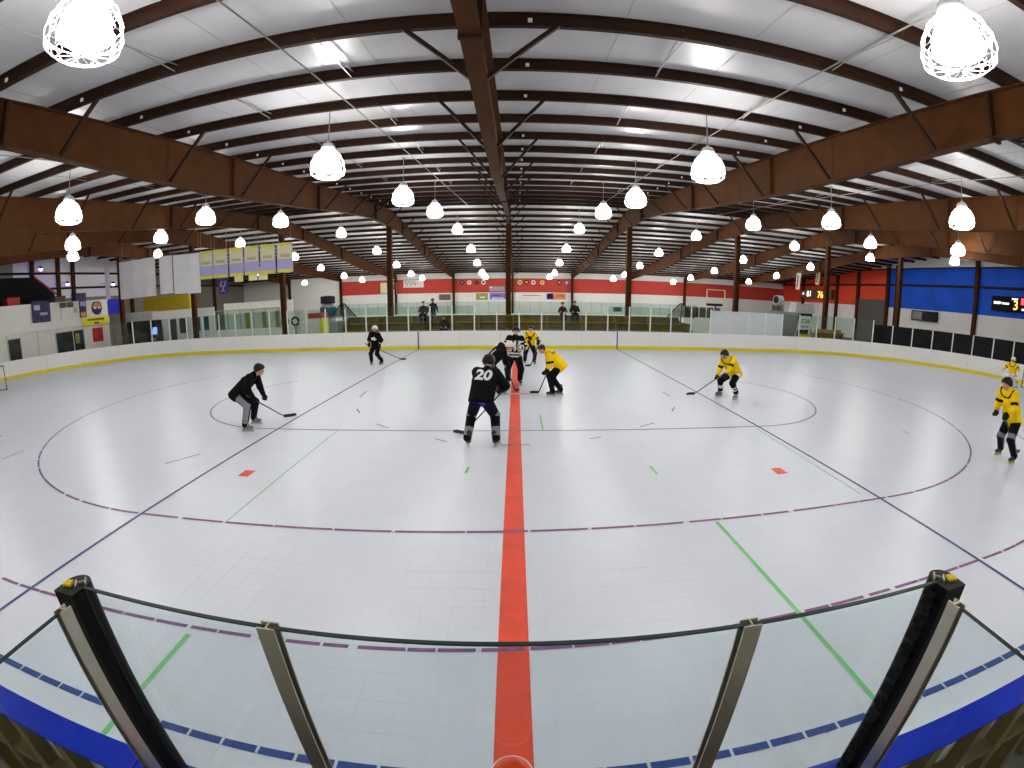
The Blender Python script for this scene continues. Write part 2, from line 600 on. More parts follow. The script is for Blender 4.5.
# the tiles that can be told apart, nearest the scorer box
tile = MB()
h = 0.1513
tile.prism([(-h, -h), (h, -h), (h, h), (-h, h)], (0, 0, -0.002), (1, 0, 0), (0, 1, 0), (0, 0, 0.001))
tile_me = tile.mesh('floor_tile', 'rink_tile')
nt_ = 0
for j in range(0, 11):
    for i in range(-13, 13):
        cx, cy = (i + 0.5) * 0.305, (j + 0.5) * 0.305 + 0.305 * 4 - 0.1
        if nt_ < 286:
            link('floor_tile', tile_me, floor, (cx, cy, TZ))
            nt_ += 1


def strip(name, pts, wd, m, z=0.0012, th=0.0012):
    """flat tape line through pts"""
    pts = [Vector((p[0], p[1])) for p in pts]
    L, Rr = [], []
    for i, p in enumerate(pts):
        t = (pts[min(i + 1, len(pts) - 1)] - pts[max(i - 1, 0)]).normalized()
        n = Vector((-t.y, t.x)) * wd / 2
        L.append(p + n)
        Rr.append(p - n)
    b = MB()
    n = len(pts)
    vs = [(*q, z + th) for q in L] + [(*q, z + th) for q in Rr] + [(*q, z) for q in L] + [(*q, z) for q in Rr]
    fs = []
    for i in range(n - 1):
        fs += [(i, n + i, n + i + 1, i + 1), (i, i + 1, 2 * n + i + 1, 2 * n + i), (n + i, 3 * n + i, 3 * n + i + 1, n + i + 1)]
    fs += [(0, 2 * n, 3 * n, n), (n - 1, 2 * n - 1, 4 * n - 1, 3 * n - 1)]
    b._add(vs, fs)
    return b.build(name, m, floor)


strip('red_centre_line', [(0, NY + 0.02), (0, FY - 0.02)], 0.275, 'line_red')
for x in (-5.77, 6.03):
    strip('blue_line', [(x, NY + 0.02), (x, FY - 0.02)], 0.055, 'line_blue', 0.0026)


def stadium(rl, rr, cyl=13.0, cyr=13.05, n=60, ybot=None, aend=30):
    """curve from the far left arc, along the near straight, to the far right arc"""
    pts = []
    for i in range(n + 1):
        a = math.radians(180 - aend + (90 + aend) * i / n)
        pts.append((-6.1 + rl * math.cos(a), cyl + rl * math.sin(a)))
    for i in range(1, 40):
        f = i / 40
        pts.append((-6.1 + 12.2 * f, (cyl - rl) * (1 - f) + (cyr - rr) * f))
    for i in range(n + 1):
        a = math.radians(270 + (90 + aend) * i / n)
        pts.append((6.1 + rr * math.cos(a), cyr + rr * math.sin(a)))
    return pts


def resample(pts, a, b, n=5):
    P = np.array(pts)
    c = np.concatenate([[0], np.cumsum(np.hypot(*np.diff(P, axis=0).T))])
    s = np.linspace(a, b, n)
    return list(zip(np.interp(s, c, P[:, 0]), np.interp(s, c, P[:, 1])))


def plen(pts):
    P = np.array(pts)
    return float(np.hypot(*np.diff(P, axis=0).T).sum())


inner = stadium(3.5, 3.5, aend=50)
strip('inner_track_line', inner, 0.045, 'line_grey', 0.0022)
for rl, rr, wd, mn, lo, hi in ((8.1, 7.78, 0.048, 'line_purple', 0.45, 0.95), (10.25, 9.85, 0.045, 'line_purple', 0.24, 0.5)):
    pts = stadium(rl, rr)
    L = plen(pts)
    s = 0.0 if rl < 9 else L * 0.2
    e = L if rl < 9 else L * 0.8
    rnd = random.Random(3)
    while s < e:
        d = rnd.uniform(lo, hi)
        strip('track_dash', resample(pts, s, min(s + d, L), 5), wd, mn, 0.0022)
        s += d + rnd.choice((0.02, 0.03, 0.05, 0.09))
# blue dashes, one to a tile
dash = MB()
dash.box(-0.14, 0.14, -0.032, 0.032, 0.0012, 0.0024)
dash_me = dash.mesh('blue_dash', 'dash_blue')
for i in range(-30, 30):
    link('blue_dash', dash_me, floor, ((i + 0.5) * 0.305, 1.735, 0))
for a, b, wd in (((-4.16, 9.45), (-4.14, 4.95), 0.018), ((-3.14, 2.75), (-3.14, 1.47), 0.06), ((2.82, 5.1), (2.92, 1.6), 0.055), ((5.88, 9.4), (5.78, 5.5), 0.022),
                 ((-0.85, 7.05), (-0.82, 7.35), 0.05), ((2.48, 7.27), (2.49, 6.87), 0.05), ((0.64, 10.94), (0.65, 9.58), 0.04)):
    strip('green_line', [a, b], wd, 'line_green', 0.0026)
for a, b in (((-4.87, 12.98), (-4.93, 13.88)), ((-4.42, 11.49), (-4.19, 11.09)), ((-3.38, 10.04), (-2.98, 9.7)), ((-1.71, 8.94), (-1.43, 8.74)),
             ((4.84, 13.62), (4.86, 12.95)), ((4.27, 11.12), (4.53, 11.61)), ((2.97, 9.73), (3.42, 10.05)), ((1.62, 8.9), (1.89, 9.02)),
             ((-0.3, 8.55), (0.32, 8.55)), ((-6.65, 7.58), (-7.06, 6.92)), ((10.18, 8.63), (10.13, 8.37)), ((-12.2, 6.2), (-12.24, 6.9))):
    strip('tape_mark', [a, b], 0.035, 'mark_red' if a[1] > 11 else 'line_grey', 0.0036)
for x in (-4.9, 4.87):
    strip('red_square', [(x - 0.11, 6.74), (x + 0.11, 6.74)], 0.28, 'line_red', 0.0026)
strip('faceoff_bar', [(-0.32, 13.4), (0.44, 13.4)], 0.1, 'line_red', 0.0036)
strip('faceoff_bar', [(-0.14, 13.4), (0.14, 13.4)], 0.11, 'white_paint', 0.0052)

# ================================================================== dasher boards
bd = thing('dasher_board', 'white hockey dasher boards with yellow kick strip around the rink', 'rink boards', (0, 0, 0))
NP = 62
pl = PERIM / NP


def slab_strip(s0, s1, off0, off1, z0, z1, n):
    """curved slab following the board line; offsets are inward positive"""
    b = MB()
    vs = []
    for i in range(n + 1):
        p, nn = ppt(s0 + (s1 - s0) * i / n)
        for off in (off0, off1):
            q = p + nn * off
            vs += [(q[0], q[1], z0), (q[0], q[1], z1)]
    fs = []
    for i in range(n):
        a, c = i * 4, i * 4 + 4
        fs += [(a, c, c + 1, a + 1), (a + 2, a + 3, c + 3, c + 2), (a + 1, c + 1, c + 3, a + 3), (a, a + 2, c + 2, c)]
    fs += [(0, 1, 3, 2), (n * 4, n * 4 + 2, n * 4 + 3, n * 4 + 1)]
    b._add(vs, fs)
    return b


for i in range(NP):
    s0, s1 = i * pl + 0.004, (i + 1) * pl - 0.004
    pm, nn = ppt((s0 + s1) / 2)
    cur = abs(np.dot(ppt(s0)[1], ppt(s1)[1])) < 0.9999
    n = 5 if cur else 1
    near = pm[1] < 1.2
    slab_strip(s0, s1, -0.012, 0.0, 0.2, 1.05, n).build('board_panel', 'board_white', bd)
    slab_strip(s0, s1, -0.012, 0.014, 0.0, 0.2, n).build('kick_strip', 'kick_yellow', bd)
    slab_strip(s0, s1, -0.15, 0.0, 1.05, 1.07, n).build('cap_rail', 'cap_blue' if near else 'board_white', bd)
    if not near:
        slab_strip(s0, s1, -0.14, -0.125, 0.0, 1.05, n).build('back_panel', 'ply', bd)
stud_me = MB().box(-0.045, 0.045, -0.085, 0.0, 0.0, 1.05).mesh('stud', 'stud')
for i in range(-24, 25):
    link('stud', stud_me, bd, (i * 0.41 + 0.1, NY - 0.02, 0))
MB().box(-10, 10, NY - 0.1, NY - 0.02, 0.5, 0.56).build('stud_rail', 'stud', bd)
# the blue line carried up the far boards
for x in (-5.77, 6.03):
    MB().box(x - 0.035, x + 0.035, FY - 0.018, FY + 0.0, 0.0, 1.05).build('blue_board_stripe', 'line_blue', bd)

# ------------------------------------------------------------------ glass and posts above the boards
gl_t = thing('rink_glass', 'glass panes and pale posts standing on the far boards', 'rink glass', (0, 0, 0))
sC = None
S_ALL = np.linspace(0, PERIM, 4000)
PX = np.array([ppt(s)[0] for s in S_ALL])


def s_near(x, y):
    return S_ALL[np.argmin((PX[:, 0] - x) ** 2 + (PX[:, 1] - y) ** 2)]


sa, sb = s_near(XR, 7.0), s_near(-26.6, 22.8)
s0 = s_near(0.19, FY)
sp = 1.31
i0, i1 = math.ceil((sa - s0) / sp), math.floor((sb - s0) / sp)
for i in range(i0, i1):
    a, b = s0 + i * sp, s0 + (i + 1) * sp
    pm, nn = ppt((a + b) / 2)
    x, y = pm
    p0, n0 = ppt(a)
    tall = 2.55
    if -3 < x < 5.5 and y > 24:
        tall = 2.15
    if x > 23.4:
        m_, tall = 'smoke_panel', 2.3
    elif 12.6 < x < 16.9 and y > 22 or 18.0 < x < 19.0 and y > 22:
        m_, tall = 'frost', 2.5
    else:
        m_ = 'glass_green'
    pb = MB().obox((p0[0] - n0[0] * 0.07, p0[1] - n0[1] * 0.07, 1.0715 + (tall - 1.07) / 2), (-n0[1] * 0.035, n0[0] * 0.035, 0), (n0[0] * 0.03, n0[1] * 0.03, 0), (0, 0, (tall - 1.07) / 2))
    pb.build('glass_post', 'alu_white', gl_t)
    slab_strip(a + 0.035, b - 0.035, -0.076, -0.064, 1.071, tall - 0.02, 2).build('glass_pane', m_, gl_t)

# ------------------------------------------------------------------ scorer box shield in front of the camera
sh = thing('scorer_shield', 'glass shield of the scorer box with aluminium posts and black padded corners', 'glass shield', (0, 0.86, 1.07))
GZ = 2.14 - 1.07


def pane(x0, x1, y0, y1, top):
    b = MB()
    b.box(x0, x1, y0, y1, 0.0, top - 0.006)
    b.box(x0, x1, y0, y1, top - 0.006, top, 1)
    return b.build('shield_pane', ['glass', 'glass_edge'], sh)


xs = [-1.395, -0.64, 0.68, 1.47]
for a, b in zip(xs, xs[1:]):
    pane(a + 0.012, b - 0.012, -0.006, 0.006, GZ)
for x in (-1.355, 1.392):
    pane(x - 0.006, x + 0.006, -1.6, -0.15, GZ)


def hpost(name, c, yaw=0.0, top=GZ, fw=0.056, dp=0.034):
    """aluminium H-section"""
    t = 0.005
    poly = [(-fw / 2, -dp / 2), (fw / 2, -dp / 2), (fw / 2, -dp / 2 + t), (t / 2, -dp / 2 + t), (t / 2, dp / 2 - t), (fw / 2, dp / 2 - t),
            (fw / 2, dp / 2), (-fw / 2, dp / 2), (-fw / 2, dp / 2 - t), (-t / 2, dp / 2 - t), (-t / 2, -dp / 2 + t), (-fw / 2, -dp / 2 + t)]
    u = (math.cos(yaw), math.sin(yaw), 0)
    v = (-math.sin(yaw), math.cos(yaw), 0)
    return MB().prism(poly, (c[0], c[1], 0), u, v, (0, 0, top)).build(name, 'alu', sh)


for x in (-0.64, 0.68):
    hpost('shield_post', (x, 0.0), 0, GZ + 0.004)
for sx, x in ((-1, -1.355), (1, 1.392)):
    hpost('corner_post', (x, -0.125), math.pi / 2, GZ + 0.004, 0.046, 0.036)
    hpost('pad_post', (x + sx * 0.06, 0.012), math.radians(45 * sx), GZ + 0.008, 0.045, 0.04)
    pad = MB()
    cx, cy = x + sx * 0.085, 0.005
    poly = []
    for i in range(15):
        a = math.radians(-20 + 220 * i / 14)
        poly.append((cx + 0.056 * math.cos(a), cy + 0.056 * math.sin(a)))
    poly += [(cx - 0.05, cy - 0.06), (cx + 0.05, cy - 0.06)]
    pad.prism(poly, (0, 0, 0), (1, 0, 0), (0, 1, 0), (0, 0, GZ - 0.002))
    if sx > 0:      # torn foam lip along the glass side
        rnd = random.Random(5)
        z = 0.02
        while z < GZ - 0.06:
            hh = rnd.uniform(0.03, 0.075)
            pad.prism([(0, 0), (-rnd.uniform(0.008, 0.02), hh * rnd.uniform(0.3, 0.7)), (0, hh)], (cx - 0.052, cy - 0.03, z), (1, 0, 0), (0, 0, 1), (0, 0.05, 0))
            z += hh + 0.004
    pad.build('corner_pad', 'rubber', sh)
    MB().prism([(cx + sx * 0.0, cy - 0.025), (cx + sx * 0.035, cy - 0.03), (cx + sx * 0.04, cy + 0.0), (cx + sx * 0.01, cy + 0.005)], (0, 0, GZ - 0.004), (1, 0, 0), (0, 1, 0), (0, 0, 0.012)).build('pad_foam', 'sponge', sh)

# scorer ledge and the red-lidded tub standing on it
ledge = MB().box(-1.3, 1.3, 0.3, 0.785, 1.04, 1.07).build('scorer_ledge', 'charcoal')
tag(ledge, 'dark scorer ledge behind the low blue cap', 'ledge')
MB().box(-1.2, -1.1, 0.35, 0.45, -0.02, 1.04).build('ledge_leg', 'charcoal', ledge)
MB().box(1.1, 1.2, 0.35, 0.45, -0.02, 1.04).build('ledge_leg', 'charcoal', ledge)
tub = thing('lidded_tub', 'round orange-red lidded tub below the glass on the red line', 'tub', (0.02, 0.772, 1.07))
MB().lathe([(0.045, 0), (0.05, 0.3), (0.056, 0.585)], 28).build('tub_body', 'orange_lid', tub, True)
MB().lathe([(0.053, 0.585), (0.062, 0.59), (0.064, 0.6), (0.06, 0.605)], 28).build('tub_rim', 'alu_white', tub, True)
MB().lathe([(0.06, 0.603), (0.056, 0.608), (0.03, 0.612), (0.001, 0.613)], 28).build('tub_lid', 'orange_lid', tub, True)

# ================================================================== caged high-bay lamps
def lamp_proto():
    t = thing('caged_lamp', 'white caged high-bay lamp hanging from the roof purlins', 'lamp', (0, 0, 0), group='high-bay lamps over both rinks')
    # origin: centre of the glowing refractor
    MB().lathe([(0.12, 0.27), (0.15, 0.28), (0.15, 0.37), (0.11, 0.43), (0.05, 0.46), (0.02, 0.5)], 14).build('ballast_housing', 'housing', t, True)
    MB().lathe([(0.12, 0.27), (0.18, 0.2), (0.225, 0.06), (0.255, -0.06), (0.265, -0.12), (0.24, -0.145), (0.1, -0.155), (0.001, -0.156)], 18).build('refractor', 'lamp_glow', t, True)
    cg = MB()
    prof = [(0.17, 0.27), (0.28, 0.16), (0.345, 0.02), (0.37, -0.12), (0.35, -0.23), (0.27, -0.29)]
    NS = 12
    for r, z in prof:
        cg.tube([(r * math.cos(2 * math.pi * k / 24), r * math.sin(2 * math.pi * k / 24), z) for k in range(24)], 0.0055, 4, closed=True)
    for k in range(NS):
        for s in (-1, 1):
            cg.tube([(r * math.cos(2 * math.pi * (k + s * 0.25 * (-1) ** i) / NS), r * math.sin(2 * math.pi * (k + s * 0.25 * (-1) ** i) / NS), z) for i, (r, z) in enumerate(prof)], 0.005, 4)
    for k in range(6):
        a = math.pi * k / 6
        cg.tube([(0.27 * math.cos(a), 0.27 * math.sin(a), -0.29), (0, 0, -0.305), (-0.27 * math.cos(a), -0.27 * math.sin(a), -0.29)], 0.005, 4)
    cg.build('wire_cage', 'cage_white', t)
    rod = MB().tube([(0, 0, 0.5), (0, 0, 1.32)], 0.012, 6)
    rod.box(-0.04, 0.04, -0.04, 0.04, 1.26, 1.34)
    rod.build('hanging_rod', 'conduit', t)
    return t


LAMPS = [(-3.78, 2.83), (4.05, 2.83), (-11.6, 2.5), (11.9, 2.5), (-3.9, 8.9), (4.1, 9.0), (-11.9, 8.9), (12.3, 9.0), (-19.6, 8.9), (20.2, 9.0),
         (-3.7, 14.5), (4.0, 14.6), (-11.4, 14.5), (11.9, 14.6), (-19.8, 15.0), (21.3, 15.8), (28.6, 15.6),
         (-3.5, 19.2), (3.8, 19.2), (-10.7, 19.0), (11.1, 19.3), (-17.9, 19.0), (19.6, 20.5), (-26.7, 20.2), (29.0, 21.8),
         (-3.8, 28.9), (4.1, 28.7), (-11.6, 28.6), (12.2, 28.9), (-19.6, 28.8), (20.2, 29.0), (-27.6, 28.9), (28.2, 29.5),
         (-3.6, 35.5), (4.0, 35.3), (-11.2, 35.1), (11.7, 35.5), (-18.7, 35.5), (19.7, 36.0), (27.1, 36.2), (-26.6, 35.4),
         (-11.5, 42.2), (12.0, 42.3), (-3.7, 42.1), (4.1, 42.0), (-19.2, 41.8), (20.2, 42.9), (27.7, 43.0), (-26.8, 42.2),
         (-3.7, 48.3), (4.2, 48.5), (-11.6, 48.4), (12.1, 48.7), (-19.2, 47.9), (20.0, 48.8), (27.7, 49.0),
         (-3.6, 51.9), (3.9, 51.7), (-11.1, 51.9), (11.6, 52.3), (-18.5, 51.9), (19.4, 53.0), (-26.1, 51.9)]
ROWS = ((5, 'white caged high-bay lamp hanging above the scorer box side of the rink'), (12, 'white caged lamp hanging over the rink, second row out from the scorer box'),
        (17, 'white caged lamp hanging over the face-off line of the rink'), (25, 'white caged lamp hanging over the rink before the far boards'),
        (32, 'white caged lamp hanging beside the ridge columns and banners'), (39, 'white caged lamp over the second rink, first row past the ridge'),
        (45, 'white caged lamp hanging over the middle of the second rink'), (50, 'white caged lamp over the far boards of the second rink'), (60, 'white caged lamp hanging close before the red wall band'))
lp = lamp_proto()
for i, (x, y) in enumerate(LAMPS):
    o = lp if i == 0 else copy_tree(lp)
    o.location = (x, y, roof(y) - (1.13 if y > 3 or abs(x) > 8 else 0.83))
    o['label'] = next(l for lim, l in ROWS if y < lim)
    o['group'] = 'lamp row: ' + o['label'].split('lamp ', 1)[1]
# violet spot lamps near the dark corner by the white rooms
for x, y, z in ((-36.6, 24.4, 7.3), (-36.6, 27.0, 6.1), (-36.6, 32.1, 6.0)):
    t = thing('violet_lamp', 'small violet spot lamp above the white rooms', 'lamp', (x, y, z), group='violet spot lamps')
    MB().lathe([(0.1, -0.12), (0.16, 0.0), (0.16, 0.1), (0.1, 0.16)], 10).build('lamp_shell', 'black', t)
    MB().lathe([(0.15, -0.02), (0.12, -0.16), (0.02, -0.2)], 10).build('lamp_bulb', 'violet_glow', t)
    MB().box(-2.0, 0.05, -0.02, 0.02, 0.1, 0.14).build('wall_arm', 'black', t)

# conduits running along the roof, feeding the lamp rows
for x0, x1, nm in ((-3.45, -2.9, 'thin grey conduit under the purlins between centre frame and lamp row'), (4.6, 4.95, 'thin grey conduit under the purlins along the lamp row'),
                   (-11.2, -10.7, 'thin grey conduit crossing beyond the brown side frame'), (12.4, 12.7, 'thin grey conduit above the outer lamp row, red wall end')):
    pts = [(x0 + (x1 - x0) * i / 10, 0.5 + 2.65 * i, roof(0.5 + 2.65 * i) - 0.02) for i in range(11)]
    tag(MB().tube(pts, 0.014, 5).build('roof_conduit', 'conduit'), nm, 'conduit')

# ================================================================== hockey goals
def goal(x, y, face, label):
    """face = +1: mouth opens towards +x"""
    t = thing('hockey_goal', label, 'goal', (x, y, 0))
    f = MB()
    hw, hh, dp = 0.92, 1.22, 0.9
    f.tube([(0, -hw, 0), (0, -hw, hh), (0, hw, hh), (0, hw, 0)], 0.03, 8)
    f.build('goal_mouth', 'charcoal', t)
    b = MB()
    b.tube([(0, -hw, 0.02), (-face * dp, -hw * 0.8, 0.02), (-face * dp, hw * 0.8, 0.02), (0, hw, 0.02)], 0.02, 6)
    b.tube([(0, -hw, hh), (-face * dp * 0.5, -hw * 0.9, hh), (-face * dp * 0.5, hw * 0.9, hh), (0, hw, hh)], 0.02, 6)
    for yy_ in (-0.85, 0, 0.85):
        b.tube([(-face * dp * 0.5, yy_ * hw, hh), (-face * dp, yy_ * hw * 0.94, 0.02)], 0.014, 5)
    b.build('goal_base', 'charcoal', t)
    n = MB()
    for i in range(15):
        yy_ = -0.8 * hw + 1.6 * hw * i / 14
        n.tube([(-face * dp * 0.5, yy_ * 1.1, hh), (-face * dp, yy_, 0.02)], 0.004, 3)
    for i in range(9):
        q = i / 8
        n.tube([(-face * dp * (0.5 + 0.5 * q), -hw * (0.9 - 0.1 * q), hh * (1 - q) + 0.02), (-face * dp * (0.5 + 0.5 * q), hw * (0.9 - 0.1 * q), hh * (1 - q) + 0.02)], 0.004, 3)
    for s in (-1, 1):
        for i in range(7):
            q = i / 7
            n.tube([(-face * dp * 0.5 * q, s * hw * (1 - 0.1 * q), hh), (-face * dp * q, s * hw * (1 - 0.2 * q), 0.02)], 0.004, 3)
        for i in range(7):
            z = 0.15 + i * 0.16
            n.tube([(0, s * hw, z), (-face * dp * (1 - 0.5 * z / hh), s * hw * 0.85, z)], 0.004, 3)
    n.build('goal_net', 'white_paint', t)
    return t


goal(-25.5, 13.2, 1, 'black-framed hockey goal with white net before the white rooms')
goal(26.2, 13.3, -1, 'black-framed hockey goal with white net behind the goalkeeper')

# ================================================================== signs on the walls
def sign(name, label, cat, c, u, w_, h_, m, th=0.03, group=None, parent=None):
    """flat board: centre c on the wall, u = direction of reading, thickness towards the reader"""
    u = Vector(u).normalized()
    n = u.cross(Vector((0, 0, 1)))          # towards the reader
    o = MB().obox(Vector(c) + n * th / 2, u * w_ / 2, n * th / 2, Vector((0, 0, h_ / 2))).build(name, m, parent)
    if parent is None:
        tag(o, label, cat, group)
    return o, u, n


def on_sign(sg, c, rects, name='print_mark', th=0.03, e=0.012):
    """print on a sign: (dx, dz, w, h, mat) in the sign's plane"""
    o, u, n = sg
    for dx, dz, w_, h_, m in rects:
        MB().obox(Vector(c) + u * dx + Vector((0, 0, dz)) + n * (th + e / 2), u * w_ / 2, n * e / 2, Vector((0, 0, h_ / 2))).build(name, m, o)


def text_on(sg, c, txt, size, m, dx=0, dz=0, th=0.03, e=0.01, name='lettering'):
    o, u, n = sg
    cu = bpy.data.curves.new(name, 'FONT')
    cu.body = txt
    cu.size = size
    cu.align_x = 'CENTER'
    cu.align_y = 'CENTER'
    cu.extrude = e
    tmp = bpy.data.objects.new(name, cu)
    COL.objects.link(tmp)
    me = bpy.data.meshes.new_from_object(tmp.evaluated_get(bpy.context.evaluated_depsgraph_get()))
    bpy.data.objects.remove(tmp)
    me.materials.clear()
    me.materials.append(MATS[m])
    t = bpy.data.objects.new(name, me)
    COL.objects.link(t)
    p = Vector(c) + u * dx + Vector((0, 0, dz)) + n * (th + e)
    t.matrix_world = Matrix(((u.x, 0, n.x, p.x), (u.y, 0, n.y, p.y), (u.z, 1, n.z, p.z), (0, 0, 0, 1)))
    t.parent = o
    return t


FW = YF - 0.02
# far wall, u = +x
def fsign(name, label, cat, x0, x1, z0, z1, m, rects=(), group=None):
    c = ((x0 + x1) / 2, FW, (z0 + z1) / 2)
    s = sign(name, label, cat, c, (1, 0, 0), x1 - x0, z1 - z0, m, group=group)
    on_sign(s, c, rects)
    return s


rnd = random.Random(11)
fsign('wall_sign', 'white sign with black script on the red wall band', 'sign', -14.7, -12.0, 4.45, 5.42, 'sign_white',
      [(-1.1 + 0.27 * i, 0.12 * (-1) ** i + 0.1, 0.07, 0.42 if i % 2 else 0.3, 'black') for i in range(6)] + [(0.4, 0.0, 0.9, 0.1, 'grey_light')])
fsign('wall_sign', 'dark brown photo sign on the white wall below the red band', 'sign', -10.0, -8.5, 2.75, 3.5, 'sign_brown')
fsign('wall_sign', 'plain white framed board on the wall below the red band', 'sign', -6.6, -5.5, 3.1, 3.68, 'sign_white')
fsign('wall_sign', 'olive green photo sign beside the purple banner', 'sign', -5.2, -3.65, 2.72, 3.6, 'sign_olive', [(0.1, -0.1, 0.6, 0.2, 'sign_white')])
fsign('wall_sign', 'purple and white banner sign beside the centre column', 'sign', -3.4, -1.3, 2.8, 3.6, 'sign_purple', [(0.0, -0.25, 1.6, 0.14, 'sign_white'), (-0.2, 0.1, 0.9, 0.12, 'purple_cloth')])
fsign('wall_sign', 'wide plain white banner with a thin printed line', 'sign', 0.4, 3.5, 2.8, 3.7, 'sign_white', [(0, 0.05, 2.2, 0.08, 'sign_red')])
fsign('wall_sign', 'half purple half orange banner sign on the far wall', 'sign', 3.95, 6.4, 2.8, 3.6, 'sign_orange', [(-0.8, 0, 0.86, 0.78, 'purple_cloth'), (-0.8, 0.05, 0.4, 0.4, 'sign_white'), (0.5, 0.05, 0.9, 0.2, 'mark_red')])
fsign('wall_sign', 'pale cream and blue tall sign behind the ridge column', 'sign', -17.8, -15.6, 3.65, 5.2, 'banner_cream', [(0, -0.65, 2.1, 0.25, 'banner_lilac'), (0.7, 0.2, 0.5, 0.7, 'mark_red')])
fsign('wall_vent', 'grey louvred vent box on the red band', 'vent', -3.45, -1.5, 3.85, 4.45, 'grey', [(-0.75, 0.2, 0.4, 0.15, 'sign_white')])
lgs = [(-7.24, 'dark square team crest on the red band', 'black', 'grey'), (-6.34, 'white team crest on the red band', 'sign_white', 'grey'), (-5.36, 'dark grey team crest on the red band', 'charcoal', 'sign_brown'),
       (-4.5, 'white and black team crest on the red band', 'sign_white', 'black'), (-1.4, 'small black crest beside the column on the red band', 'black', 'sign_red'),
       (0.18, 'cream and brown team crest on the red band', 'banner_cream', 'sign_brown'), (1.02, 'black and yellow team crest on the red band', 'black', 'sign_yellow'),
       (1.9, 'white ring crest with red centre on the red band', 'sign_white', 'sign_red'), (3.05, 'yellow winged crest on the red band', 'banner_yellow', 'mark_red'),
       (5.25, 'black and gold animal crest on the red band', 'black', 'banner_yellow'), (6.2, 'violet blue crest on the red band', 'sign_purple', 'sign_white')]
for x, lb, m1, m2 in lgs:
    c = (x + 0.3, FW, 4.98)
    o = MB().prism([(0.3 * math.cos(2 * math.pi * k / 10), 0.29 * math.sin(2 * math.pi * k / 10)) for k in range(10)], (c[0], FW, c[2]), (1, 0, 0), (0, 0, 1), (0, -0.04, 0)).build('team_crest', m1)
    tag(o, lb, 'crest', 'team crests on the red band')
    MB().box(c[0] - 0.14, c[0] + 0.14, FW - 0.06, FW - 0.04, c[2] - 0.1, c[2] + 0.12).build('crest_mark', m2, o)
fsign('wall_screen', 'small dark framed panel low on the far wall', 'panel', 12.7, 13.9, 1.35, 1.95, 'teal_window')

# red and blue end wall (x = XRW), reader looks towards +x: u = (0,-1,0)
c = (XRW - 0.021, 48.6, 4.83)
s = sign('scoreboard', 'dark scoreboard with white and red digits on the red wall', 'scoreboard', c, (0, -1, 0), 6.0, 1.15, 'sign_brown', 0.54)
on_sign(s, c, [(-2.7, 0.05, 0.3, 0.25, 'led_white'), (2.4, 0.0, 0.3, 0.2, 'led_white')], th=0.54)
text_on(s, c, '81', 1.05, 'led_white', -1.45, 0.0, 0.54)
text_on(s, c, '76', 1.2, 'led_orange', 0.9, -0.1, 0.54)
c = (XRW - 0.021, 21.9, 4.82)
s = sign('scoreboard', 'black scoreboard with an orange number three on the blue wall', 'scoreboard', c, (0, -1, 0), 4.3, 1.15, 'black', 0.54)
on_sign(s, c, [(-1.85 + 0.18 * i, 0.05, 0.14, 0.16 if i % 2 else 0.22, 'led_white') for i in range(4)] + [(-1.05 + 0.16 * i, 0.02, 0.12, 0.14, 'led_white') for i in range(4)]
        + [(-0.2 + 0.14 * i, 0.4, 0.1, 0.13, 'led_white') for i in range(4)] + [(0.85, 0.25, 0.55, 0.5, 'led_red'), (0.95, -0.35, 0.5, 0.14, 'led_white')], th=0.54)
text_on(s, c, '3', 1.0, 'led_orange', 0.12, -0.1, 0.54)
c = (XRW - 0.02, 38.9, 2.24)
s = sign('door_1', None, None, c, (0, -1, 0), 4.6, 4.5, 'grey_door', 0.12)
tag(s[0], 'tall grey roll-up door in the red end wall', kind='structure')
# wall unit between blue wall posts
c = (XRW - 0.02, 31.5, 3.2)
s = sign('wall_cabinet', 'dark wall cabinet with grey grille under the blue band', 'cabinet', c, (0, -1, 0), 3.0, 0.95, 'charcoal', 0.4)
on_sign(s, c, [(-0.75, 0, 1.2, 0.75, 'grey')] + [(-0.75, -0.3 + 0.12 * i, 1.2, 0.03, 'charcoal') for i in range(6)], 'grille_bar', 0.4, 0.02)
# low dark shelf under it
# hanging flags
for x, lb, m1, m2 in ((28.2, 'red and white striped flag hanging near the end wall', 'sign_white', 'sign_red'), (30.7, 'pale faded flag hanging beside the striped flag', 'banner_cream', 'mark_red')):
    t = thing('hanging_flag', lb, 'flag', (x, 40.0, 4.85 if x < 29 else 5.5))
    MB().tube([(0.0, 0, 1.6), (0.9, 0, 2.0)], 0.02, 5).build('flag_pole', 'alu', t)
    MB().tube([(0.9, 0, 2.0), (0.9, 0, roof(40.0) + PD - (4.85 if x < 29 else 5.5))], 0.012, 5).build('hanging_wire', 'conduit', t)
    MB().prism([(0, 0), (0.45, -0.05), (0.62, 1.7), (0.05, 1.6)], (0, 0, 0), (1, 0, 0), (0, 0, 1), (0, 0.03, 0)).build('flag_cloth', m1, t)
    MB().prism([(0.05, 0.2), (0.2, 0.2), (0.3, 1.4), (0.15, 1.4)], (0, -0.01, 0), (1, 0, 0), (0, 0, 1), (0, 0.05, 0)).build('flag_stripe', m2, t)

